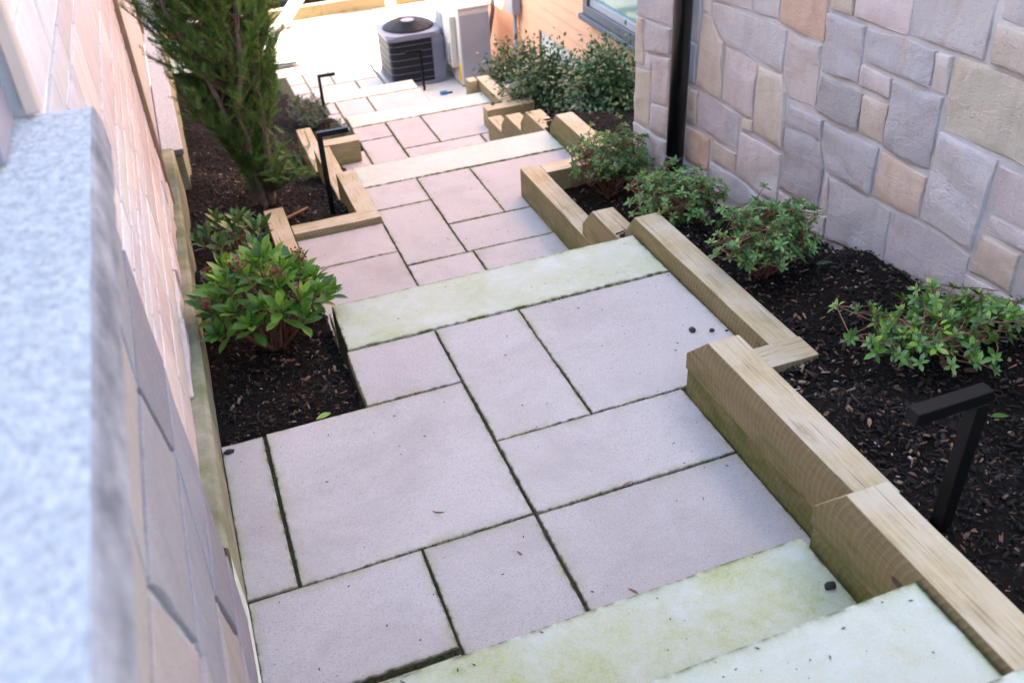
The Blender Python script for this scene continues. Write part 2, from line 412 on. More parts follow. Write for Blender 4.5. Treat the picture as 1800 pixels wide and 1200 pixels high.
def paver(parent, x0, x1, y0, y1, z, th=.045, gap=.0014, name='paver', material='paver', seed=0, tilt=True, color=None, ringw=.035, cut=None):
    r = random.Random(int(x0 * 1000) * 7 + int(y0 * 1000) + seed)
    cx, cy = (x0 + x1) / 2, (y0 + y1) / 2
    poly = [(x0 + gap - cx, y0 + gap - cy), (x1 - gap - cx, y0 + gap - cy), (x1 - gap - cx, y1 - gap - cy), (x0 + gap - cx, y1 - gap - cy)]
    if cut: poly = [(a - cx, b - cy) for a, b in cut]
    poly = [(a + r.uniform(-.0015, .0015), b + r.uniform(-.0015, .0015)) for a, b in poly]
    Vv, F, A, n = prism(poly, [(0, -th, 1), (0, -.005, 1), (.0012, -.001, 1), (.003, 0, 1), (ringw, 0, 0)], .07, .0011, r.random())
    F.append(tuple(4 * n + i for i in range(n)))
    tx, ty = (r.uniform(-.0025, .0025), r.uniform(-.0025, .0025)) if tilt else (0, 0)
    Vv = [(a, b, h + a * tx + b * ty) for a, b, h in Vv]
    me = np_mesh(name, Vv, F, {'edge': A})
    me.update()
    return link(name, me, M[material], parent, loc=(cx, cy, z + (r.uniform(-.0015, .0015) if tilt else 0)), color=color)
def stone(parent, poly, x, facing=-1, proud=.012, deep=.03, col=(.4, .37, .36), material='stone', joint=.0055, rough=.006, grid=.04, step=.04, name='stone', seed=0):
    """poly in (y,z) world; the visible face looks along facing * X"""
    P = np.array(poly, float); c = P.mean(0); r = random.Random(seed)
    if area(P) < 0: P = P[::-1]
    P = P - c
    lv = [(joint, -deep, 0), (joint, proud * .55, 0), (joint + .0015, proud * .9, 0), (joint + .004, proud, 0), (joint + .028, proud, 0)]
    Vv, F, A, n = prism(P, lv, step, .0026, r.random())
    Vv = [list(v) for v in Vv]
    off = r.uniform(0, 50)
    tl = (r.uniform(-.05, .05), r.uniform(-.03, .03))
    F = F[:3 * n]; Vv = Vv[:4 * n]; ring = [Vector((v[0], v[1])) for v in Vv[3 * n:]]
    ta = r.uniform(-1.2, 1.2); ca, sa = math.cos(ta), math.sin(ta)
    def relief(a, b):
        a0, b0 = a, b; a, b = a * ca + b * sa, b * ca - a * sa
        q = Vector((a * 7 + off, b * 7, off)); h = mnoise.noise(q) * .6 + mnoise.noise(q * 2.7) * .3
        st = mnoise.noise(Vector((a * 4 + off, b * 9 + a * 3, off + 9))); st = .5 * (max(0, min(1, (st - .05) * 9)) + max(0, min(1, (st + .25) * 9)))
        return max(.0035 - proud, rough * (h + st * .9 - .5) + a0 * tl[0] * .3 + b0 * tl[1] * .3)
    for i, v in enumerate(Vv):
        if i >= 2 * n: v[2] += relief(v[0], v[1]) * (1 if i >= 3 * n else .9)
    ax, bx = P[:, 0].min(), P[:, 0].max(); ay, by = P[:, 1].min(), P[:, 1].max(); pts = list(ring)
    inner = inset(np.array([tuple(q) for q in ring]), .008)
    m_ = len(inner)
    def inside(x, y):
        c = False
        for i in range(m_):
            x1, y1 = inner[i]; x2, y2 = inner[i - 1]
            if (y1 > y) != (y2 > y) and x < (x2 - x1) * (y - y1) / (y2 - y1) + x1: c = not c
        return c
    xx = ax
    while xx < bx:
        yy = ay
        while yy < by:
            u, w = xx + r.uniform(-.3, .3) * grid, yy + r.uniform(-.3, .3) * grid
            if inside(u, w): pts.append(Vector((u, w)))
            yy += grid
        xx += grid
    from mathutils.geometry import delaunay_2d_cdt
    ov, oe, of, *_ = delaunay_2d_cdt(pts, [(i, (i + 1) % n) for i in range(n)], [], 1, 1e-6)
    remap = []
    for q in ov:
        k = min(range(n), key=lambda i: (ring[i] - q).length_squared)
        if (ring[k] - q).length < 1e-5: remap.append(3 * n + k)
        else: remap.append(len(Vv)); Vv.append([q.x, q.y, proud + relief(q.x, q.y)])
    nf0 = len(F); F += [tuple(remap[i] for i in f) for f in of]
    verts = [(facing * h, a, b) for a, b, h in Vv]
    me = np_mesh(name, verts, F)
    bm = bmesh.new(); bm.from_mesh(me); bmesh.ops.recalc_face_normals(bm, faces=bm.faces); bm.to_mesh(me); bm.free()
    for p in me.polygons: p.use_smooth = len(p.vertices) == 3
    jb = r.uniform(-.09, .09); j = [1 + jb + r.uniform(-.018, .018) for _ in range(3)]
    return link(name, me, M[material], parent, loc=(x, c[0], c[1]), color=tuple(a * b for a, b in zip(col, j)))

# ------------------------------------------------------------------ levels of the path
Z_N1, Z_N2, Z1, Z2, Z3, Z4, Z5 = .40, .20, 0.0, -.41, -.98, -1.60, -1.90
GRN = lambda a: (a, a, a)
def flight(name, zlist):  pass
def landing(name_z, x0, x1, y0, y1, z, holes=None):
    t = empty('paved_landing', ((x0 + x1) / 2, (y0 + y1) / 2, z - .05), kind='structure')
    box('bedding', (x0, x1, y0, y1, z - .40, z - .0065), M['joint'], t)
    return t
L1 = landing('a', -.17, 1.5, 1.16, 2.252, Z1); box('bedding', (.288, 1.5, 2.252, 2.86, Z1 - .4, Z1 - .013), M['joint'], L1)
for b in [(-.037, .586, 1.636, 2.256), (.278, .588, 2.260, 2.573), (.591, .896, 1.948, 2.573), (.899, 1.5, 1.948, 2.573), (.59, 1.2, 1.633, 1.945),
          (.59, 1.2, 1.16, 1.63), (.277, .585, 1.16, 1.633), (-.17, .272, 1.312, 1.633)]:
    paver(L1, *b, Z1)
paver(L1, -.17, .272, 1.16, 1.296, Z1); paver(L1, -.17, -.046, 1.64, 2.25, Z1)
paver(L1, .288, 1.5, 2.578, 2.875, Z1, th=.05, name='tread', material='tread', color=GRN(.85))
L2 = landing('b', .31, 1.5, 3.3, 4.25, Z2); box('bedding', (.76, 1.96, 4.25, 4.63, Z2 - .4, Z2 - .013), M['joint'], L2)
for b in [(.76, 1.055, 4.335, 4.622), (1.06, 1.363, 4.035, 4.622), (1.368, 1.95, 4.035, 4.622), (.76, 1.055, 3.728, 4.33), (.315, .755, 3.878, 4.19),
          (.315, .755, 3.3, 3.873), (1.06, 1.51, 3.728, 4.03), (.76, 1.085, 3.3, 3.723), (1.09, 1.51, 3.3, 3.723)]:
    paver(L2, *b, Z2)
paver(L2, .757, 1.955, 4.628, 4.915, Z2, th=.05, name='tread', material='tread', color=GRN(.3))
L3 = landing('c', .84, 2.27, 5.7, 6.915, Z3)
for b in [(1.11, 1.378, 6.625, 6.912), (1.11, 1.378, 6.0, 6.62), (1.383, 1.668, 6.345, 6.912), (1.672, 2.27, 6.345, 6.912), (1.383, 1.98, 5.8, 6.34),
          (1.985, 2.27, 5.8, 6.34), (.84, 1.105, 5.9, 6.45)]:
    paver(L3, *b, Z3, gap=.004)
paver(L3, 1.118, 2.29, 6.918, 7.18, Z3, th=.05, name='tread', material='tread', color=GRN(.35))
L4 = landing('d', 1.1, 2.26, 7.9, 9.215, Z4)
for b in [(1.35, 1.68, 8.55, 9.21), (1.685, 2.26, 8.55, 9.21), (1.25, 1.345, 8.9, 9.21), (1.2, 1.345, 8.6, 8.89), (1.35, 2.26, 8.0, 8.545), (1.15, 1.345, 8.0, 8.59)]:
    paver(L4, *b, Z4, gap=.004)
paver(L4, 1.25, 2.25, 9.22, 9.49, Z4, th=.05, name='tread', material='tread', color=GRN(.3))
L5 = landing('e', .95, 2.12, 9.6, 11.42, Z5)
for b in [(1.3, 1.6, 10.61, 11.11), (1.605, 2.12, 10.61, 11.11), (1.3, 1.83, 10.1, 10.605), (1.835, 2.12, 10.1, 10.605), (1.3, 2.12, 9.6, 10.09), (1.1, 1.295, 10.8, 11.11),
          (1.1, 1.295, 10.45, 10.79), (1.13, 1.295, 10.0, 10.44), (1.16, 1.295, 9.6, 9.99)]:
    paver(L5, *b, Z5, gap=.005)
paver(L5, .95, 2.12, 11.118, 11.42, Z5, th=.05, name='tread', material='tread', color=GRN(.2))
# flights of steps: the two near the camera, the hidden intermediate treads, and the risers
def steps(rows):
    t = empty('stair_flight', ((rows[0][0] + rows[0][1]) / 2, rows[0][2], rows[0][4]), kind='structure')
    for (x0, x1, y0, y1, z, g) in rows:
        if g is not None: paver(t, x0, x1, y0, y1, z, th=.05, name='tread', material='tread', color=GRN(g), gap=.002)
        box('riser', (x0 + .012, x1 - .012, y0 + .02, y1 - .018, z - .21, z - .05), M['concrete'], t)
    return t
steps([(-.17, 1.05, .855, 1.152, Z_N2, 1.25), (-.17, 1.048, .55, .835, Z_N1, .45), (-.17, 1.04, .2, .53, .6, .4), (-.17, 1.04, -1.2, .2, .8, .4)])
steps([(.30, 1.5, 2.62, 2.86, Z1, None), (.30, 1.5, 2.86, 3.15, -.205, .4)])
steps([(.76, 1.95, 4.68, 4.9, Z2, None), (.76, 1.95, 4.9, 5.19, -.60, .4), (.78, 1.95, 5.19, 5.46, -.79, .4)])
steps([(1.12, 2.28, 6.95, 7.17, Z3, None), (1.12, 2.28, 7.17, 7.45, -1.19, .3), (1.12, 2.28, 7.45, 7.72, -1.39, .3)])
steps([(1.25, 2.25, 9.25, 9.48, Z4, None), (1.25, 2.25, 9.48, 9.6, -1.75, .3)])

# ------------------------------------------------------------------ the ground
def G(pts):
    P = np.array(pts, float)
    def f(x, y, tilt=None):
        x = np.asarray(x, float); y = np.asarray(y, float)
        d2 = (x[..., None] - P[:, 0]) ** 2 + (y[..., None] - P[:, 1]) ** 2 + .004
        w = d2 ** -1.6
        return (w * P[:, 2]).sum(-1) / w.sum(-1)
    return f
gl = G([(-.17, 2.25, -.04), (.27, 2.3, -.03), (.27, 2.9, -.09), (.1, 2.6, -.06), (-.15, 3.0, -.12), (-.15, 3.5, -.17), (-.15, 4.2, -.34), (.15, 3.6, -.28), (.2, 4.2, -.40), (.42, 4.4, -.50), (.6, 4.5, -.50),
        (.55, 4.9, -.57), (-.16, 5.3, -.57), (.2, 5.0, -.50), (.5, 5.5, -.76), (.55, 6.2, -.90), (-.15, 7.4, -1.04), (-.1, 8.8, -1.2), (.9, 7.0, -1.06), (.6, 8, -1.22), (-.1, 10, -1.4), (-.1, 11.9, -1.83),
        (.9, 8.6, -1.42), (1.05, 9.4, -1.62), (.9, 10.4, -1.86), (0, 3.2, -.15), (.3, 6.8, -.98), (.9, 7.6, -1.17), (1.05, 8.2, -1.38), (-1, 12, -1.9), (1, 12, -1.9)])
gr = G([(1.33, 1, .22), (2.1, 1.6, .21), (2.1, 2.1, .12), (2.1, 2.58, .02), (2.1, 3.5, -.17), (1.4, 1.5, .195), (1.42, 1.72, .10), (1.45, 1.80, .04), (1.6, 1.8, .06), (1.65, 2.2, .03), (1.65, 2.8, -.0), (1.65, 3.0, -.06), (1.65, 3.2, -.20), (1.7, 3.9, -.39), (1.63, 3.5, -.33), (2.1, 4.1, -.34),
        (2.1, 4.3, -.36), (2.1, 5, -.42), (2.1, 5.5, -.58), (2.1, 5.9, -.75), (2.3, 6.3, -.93), (3.4, 5, -.5), (3.4, 7, -.95), (2.6, 6.6, -.98), (2.5, 7.3, -1.1), (3.4, 9, -1.7), (2.6, 8, -1.5), (2.1, 0, .42), (1.3, 0, .42),
        (1.3, -1, .62), (2.1, -1, .62), (1.3, .5, .33), (2.6, 9, -1.75)])
FOOT = [(-.165, 1.19, -1.2, 2.255), (1.1, 1.5, 1.94, 2.4), (.283, 1.5, 2.2, 3.2), (.315, 1.505, 3.1, 4.2), (.757, 1.96, 4.1, 5.3), (.84, 2.27, 5.25, 6.45), (1.11, 2.28, 6.4, 7.95), (1.15, 2.26, 7.9, 9.6), (.95, 2.15, 9.5, 11.45)]
def in_foot(x, y):
    m = np.zeros(np.shape(x), bool)
    for a, b, c, d in FOOT: m |= (x > a) & (x < b) & (y > c) & (y < d)
    return m
def sheet(name, f, x0, x1, y0, y1, st, keep, rough=.012):
    nx = int((x1 - x0) / st) + 1; ny = int((y1 - y0) / st) + 1
    X, Y = np.meshgrid(np.linspace(x0, x1, nx), np.linspace(y0, y1, ny))
    Zz = f(X, Y)
    for i in range(ny):
        for j in range(nx):
            Zz[i, j] += rough * mnoise.noise(Vector((X[i, j] * 16, Y[i, j] * 16, 0))) + rough * .9 * mnoise.noise(Vector((X[i, j] * 5, Y[i, j] * 5, 7)))
    V_ = np.stack([X.ravel(), Y.ravel(), Zz.ravel()], 1)
    idx = np.arange(nx * ny).reshape(ny, nx)
    q = np.stack([idx[:-1, :-1].ravel(), idx[:-1, 1:].ravel(), idx[1:, 1:].ravel(), idx[1:, :-1].ravel()], 1)
    cx = V_[q][:, :, 0].mean(1); cy = V_[q][:, :, 1].mean(1)
    q = q[keep(cx, cy)]
    me = np_mesh(name, V_, q, smooth=True)
    return link(name, me, M['soil'], kind='structure')
sheet('planting_bed', gl, -.3, 1.32, 2.2, 11.6, .03, lambda x, y: ~in_foot(x, y))
keep_r = lambda x, y: (~in_foot(x, y)) & (x > 1.15) & ((x > 1.27) | (y > 1.95)) & ((x < 2.2) | (y > 3.95))
sheet('planting_bed', gr, 1.15, 3.5, -1, 9.1, .03, keep_r)
me = np_mesh('ground', [(-60, -60, -2.3), (60, -60, -2.3), (60, 8.0, -2.3), (-60, 8.0, -2.3), (-60, 8.01, -2.1), (60, 8.01, -2.1), (60, 90, -2.1), (-60, 90, -2.1)], [(0, 1, 2, 3), (4, 5, 6, 7)])
link('ground', me, M['concrete'], kind='structure')
# bark mulch scattered over the beds
def chips(n, f, x0, x1, y0, y1, keep, dens=None, big=1):
    x = nr.uniform(x0, x1, n); y = nr.uniform(y0, y1, n)
    if dens is not None:
        k = nr.random(n) < dens(x, y); x, y = x[k], y[k]
    k = keep(x, y); x, y = x[k], y[k]; n = len(x)
    z = f(x, y) + .003 + nr.random(n) ** 2 * .012
    base = np.array([(-.5, -.5, -.5), (.5, -.42, -.5), (.5, .5, -.5), (-.46, .5, -.5), (-.5, -.35, .5), (.42, -.5, .5), (.5, .36, .5), (-.4, .5, .5)])
    L = nr.gamma(2.4, .0042, n).clip(.003, .04) * big; Wd = L * nr.uniform(.14, .45, n); T = nr.uniform(.0015, .005, n) * big
    rz = nr.uniform(0, 2 * np.pi, n); rx = nr.normal(0, .38, n); ry = nr.normal(0, .38, n)
    P = base[None] * np.stack([L, Wd, T], 1)[:, None] * (1 + nr.normal(0, .12, (n, 8, 3)))
    P[:, :, 2] += (P[:, :, 0] / L[:, None]) ** 2 * (nr.normal(0, .22, n) * L)[:, None]
    c, s = np.cos(rx)[:, None], np.sin(rx)[:, None]; P[:, :, 1], P[:, :, 2] = P[:, :, 1] * c - P[:, :, 2] * s, P[:, :, 1] * s + P[:, :, 2] * c
    c, s = np.cos(ry)[:, None], np.sin(ry)[:, None]; P[:, :, 0], P[:, :, 2] = P[:, :, 0] * c + P[:, :, 2] * s, -P[:, :, 0] * s + P[:, :, 2] * c
    c, s = np.cos(rz)[:, None], np.sin(rz)[:, None]; P[:, :, 0], P[:, :, 1] = P[:, :, 0] * c - P[:, :, 1] * s, P[:, :, 0] * s + P[:, :, 1] * c
    P += np.stack([x, y, z], 1)[:, None]
    fb = np.array([(0, 3, 2, 1), (4, 5, 6, 7), (0, 1, 5, 4), (1, 2, 6, 5), (2, 3, 7, 6), (3, 0, 4, 7)])
    F = (fb[None] + (np.arange(n) * 8)[:, None, None]).reshape(-1, 4)
    t = nr.random(n); t = np.where(L > .02 * big, np.minimum(t * 1.04, .985), t)
    return P.reshape(-1, 3), F, np.repeat(t, 8)
kl = lambda x, y: (~in_foot(x - .012, y)) & (~in_foot(x + .012, y)) & (~in_foot(x, y - .012)) & (x > -.16)
a = chips(62000, gl, -.165, 1.1, 2.25, 8.6, kl, lambda x, y: np.clip(1.25 - (y - 2.2) / 5.5, .25, 1))
link('bark_mulch', np_mesh('bark_mulch', a[0], a[1], {'tint': a[2]}), M['chip'], kind='stuff', label='dark bark mulch covering the bed beside the left wall')
kr = lambda x, y: (~in_foot(x - .015, y)) & (~in_foot(x + .015, y)) & (x > 1.31) & ((x > 1.62) | (y < 1.84) | (y > 2.96)) & ((x < 2.1) | (y > 4.1))
a = chips(98000, gr, 1.28, 3.2, .4, 7.2, kr, lambda x, y: np.clip(1.3 - (y - .8) / 3.6, .12, 1), 1.08)
link('bark_mulch', np_mesh('bark_mulch', a[0], a[1], {'tint': a[2]}), M['chip'], kind='stuff', label='dark bark mulch with rusty chips in the bed beside the right stone wall')
# moss and crumbs lodged in the paving joints
def joint_bits():
    Vv = []; F = []; T = []
    segs = []
    for z, L in ((Z1, [((-.17, 1.636), (1.2, 1.632)), ((.588, 1.16), (.588, 2.57)), ((.274, 1.16), (.274, 1.63)), ((-.17, 1.303), (.27, 1.303)), ((-.17, 1.306), (.27, 1.306)), ((-.04, 1.64), (-.04, 2.25)), ((-.042, 1.64), (-.042, 2.25)), ((.898, 1.95), (.898, 2.57)),
                        ((.28, 2.259), (.585, 2.259)), ((.59, 1.947), (1.2, 1.947)), ((.288, 2.575), (1.5, 2.575)), ((1.205, .97), (1.205, 1.93)), ((1.503, 1.95), (1.503, 2.87))]),
                 (Z2, [((.757, 3.3), (.757, 4.6)), ((1.058, 3.72), (1.058, 4.6)), ((.76, 4.333), (1.05, 4.333)), ((1.06, 4.032), (1.5, 4.032)), ((.32, 3.876), (.75, 3.876)), ((.76, 3.725), (1.5, 3.725)), ((1.365, 4.04), (1.365, 4.6)), ((.76, 4.625), (1.95, 4.625)), ((1.088, 3.3), (1.088, 3.72))]),
                 (Z3, [((1.38, 5.9), (1.38, 6.9)), ((1.67, 6.35), (1.67, 6.9)), ((1.383, 6.342), (2.2, 6.342)), ((1.11, 6.0), (1.11, 6.6))])):
        for a, b in L: segs.append((z, a, b))
    for z, a, b in segs:
        L = math.dist(a, b); n = int(L * 360)
        for _ in range(n):
            t = rnd.random(); dens = mnoise.noise(Vector((a[0] * 7 + t * L * 6, a[1] * 9, z)))
            if dens < rnd.uniform(-.35, .45): continue
            x = a[0] + (b[0] - a[0]) * t + rnd.gauss(0, .0018); y = a[1] + (b[1] - a[1]) * t + rnd.gauss(0, .0018)
            s = rnd.uniform(.001, .0032); o = len(Vv); zz = z - .006 + rnd.uniform(0, .006)
            for dx, dy, dz in ((1, 0, 0), (-.5, .87, 0), (-.5, -.87, 0), (0, 0, 1), (0, 0, -.8)):
                Vv.append((x + dx * s * rnd.uniform(.7, 1.3), y + dy * s * rnd.uniform(.7, 1.3), zz + dz * s))
            for f in ((0, 1, 3), (1, 2, 3), (2, 0, 3), (1, 0, 4), (2, 1, 4), (0, 2, 4)): F.append(tuple(o + i for i in f))
            T += [rnd.random()] * 5
    link('joint_moss', np_mesh('joint_moss', Vv, np.array(F), {'tint': T}), M['moss'], kind='stuff', label='moss and crumbs lodged in the joints of the paving')
joint_bits()

# ------------------------------------------------------------------ timbers
def timber(parent, x0, x1, y0, y1, z0, z1, cham=0, ax='y', bev=.004, **k):
    """a sawn beam; its own Y axis runs along the length; cham cuts the far top corner"""
    w, h, L = x1 - x0, z1 - z0, y1 - y0
    if ax == 'x': w, L = L, w
    n = max(3, int(L / .11)); bm = bmesh.new(); rings = []
    r = random.Random(int(x0 * 997 + y0 * 131 + z0 * 71))
    wob = r.uniform(0, 9)
    for i in range(n + 1):
        t = i / n; y = -L / 2 + L * t; ring = []
        for (sx, sz) in ((-1, -1), (1, -1), (1, 1), (-1, 1)):
            yy = y
            if cham and i == n and sz > 0: yy = L / 2 - cham
            if cham and i == n - 1: yy = min(yy, L / 2 - cham - .02)
            px = sx * w / 2 + .0022 * mnoise.noise(Vector((y * 5 + wob, sx, sz))); pz = sz * h / 2 + .0022 * mnoise.noise(Vector((y * 5, sx + wob, sz)))
            ring.append(bm.verts.new((px, yy, pz)))
        rings.append(ring)
    if cham:   # vertical stub below the sloping cut
        for v in rings[-1][2:]: v.co.z = h / 2
    for a, b in zip(rings[:-1], rings[1:]):
        for i in range(4): bm.faces.new((a[i], a[(i + 1) % 4], b[(i + 1) % 4], b[i]))
    bm.faces.new(rings[0][::-1])
    if cham:
        lo = rings[-1]; cz = -h / 2 + h * .34
        s1 = bm.verts.new((lo[1].co.x, L / 2, cz)); s0 = bm.verts.new((lo[0].co.x, L / 2, cz))
        bm.faces.new((lo[0], lo[1], s1, s0)); bm.faces.new((s0, s1, lo[2], lo[3]))
        bm.faces.new((lo[1], lo[2], s1)); bm.faces.new((lo[0], s0, lo[3]))
    else: bm.faces.new(rings[-1])
    bmesh.ops.recalc_face_normals(bm, faces=bm.faces)
    es = [e for e in bm.edges if len(e.link_faces) == 2 and e.calc_face_angle(0) > .6]
    bmesh.ops.bevel(bm, geom=es, offset=bev, segments=2, affect='EDGES', profile=.6)
    if ax == 'x': pass
    o = link('timber', bm_mesh('timber', bm), M['timber'], parent, loc=((x0 + x1) / 2, (y0 + y1) / 2, (z0 + z1) / 2))
    o.color = (*(k.get('green', (1, 1, 1))), 1)
    if ax == 'x': o.rotation_euler.z = math.radians(-90)
    return o
RW = empty('timber_retaining_wall', (1.55, 3.0, -.4), label='weathered softwood timbers stepping down between the paving and the bed by the stone wall', cat='retaining wall')
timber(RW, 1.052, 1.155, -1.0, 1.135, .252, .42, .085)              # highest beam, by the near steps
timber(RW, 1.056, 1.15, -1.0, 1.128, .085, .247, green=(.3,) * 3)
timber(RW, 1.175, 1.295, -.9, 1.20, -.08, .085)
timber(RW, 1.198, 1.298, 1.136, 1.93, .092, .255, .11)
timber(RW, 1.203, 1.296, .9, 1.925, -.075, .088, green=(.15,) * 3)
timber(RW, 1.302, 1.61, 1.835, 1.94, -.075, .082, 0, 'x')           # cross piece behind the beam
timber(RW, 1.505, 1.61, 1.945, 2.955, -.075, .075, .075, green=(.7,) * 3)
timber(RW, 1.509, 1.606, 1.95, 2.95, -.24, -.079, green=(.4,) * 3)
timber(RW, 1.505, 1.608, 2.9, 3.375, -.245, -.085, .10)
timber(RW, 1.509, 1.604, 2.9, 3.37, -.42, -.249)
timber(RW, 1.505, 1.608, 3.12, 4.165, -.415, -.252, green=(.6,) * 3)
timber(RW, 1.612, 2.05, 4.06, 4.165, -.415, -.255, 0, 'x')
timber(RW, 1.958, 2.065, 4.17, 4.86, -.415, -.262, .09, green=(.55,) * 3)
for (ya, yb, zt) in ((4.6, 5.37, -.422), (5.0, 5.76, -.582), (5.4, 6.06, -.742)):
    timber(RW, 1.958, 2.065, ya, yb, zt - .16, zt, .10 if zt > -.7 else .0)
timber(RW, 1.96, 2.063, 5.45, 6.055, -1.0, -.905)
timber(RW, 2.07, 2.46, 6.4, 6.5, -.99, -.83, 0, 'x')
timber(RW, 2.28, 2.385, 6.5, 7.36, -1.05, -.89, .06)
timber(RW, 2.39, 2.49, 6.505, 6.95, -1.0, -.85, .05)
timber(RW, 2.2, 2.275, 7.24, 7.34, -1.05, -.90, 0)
LW = empty('timber_retaining_wall', (.6, 4.6, -.6), label='short weathered timbers boxing in the bollard bed left of the middle steps', cat='retaining wall')
timber(LW, .205, .305, 3.3, 4.49, -.52, -.355)
timber(LW, .312, .755, 4.2, 4.30, -.53, -.375, 0, 'x')
timber(LW, .65, .755, 4.305, 4.83, -.54, -.38)
timber(LW, .645, .745, 4.84, 5.62, -.71, -.55)
timber(LW, .635, .738, 5.63, 6.40, -.87, -.71)
timber(LW, .742, 1.05, 6.26, 6.37, -.975, -.81, 0, 'x')

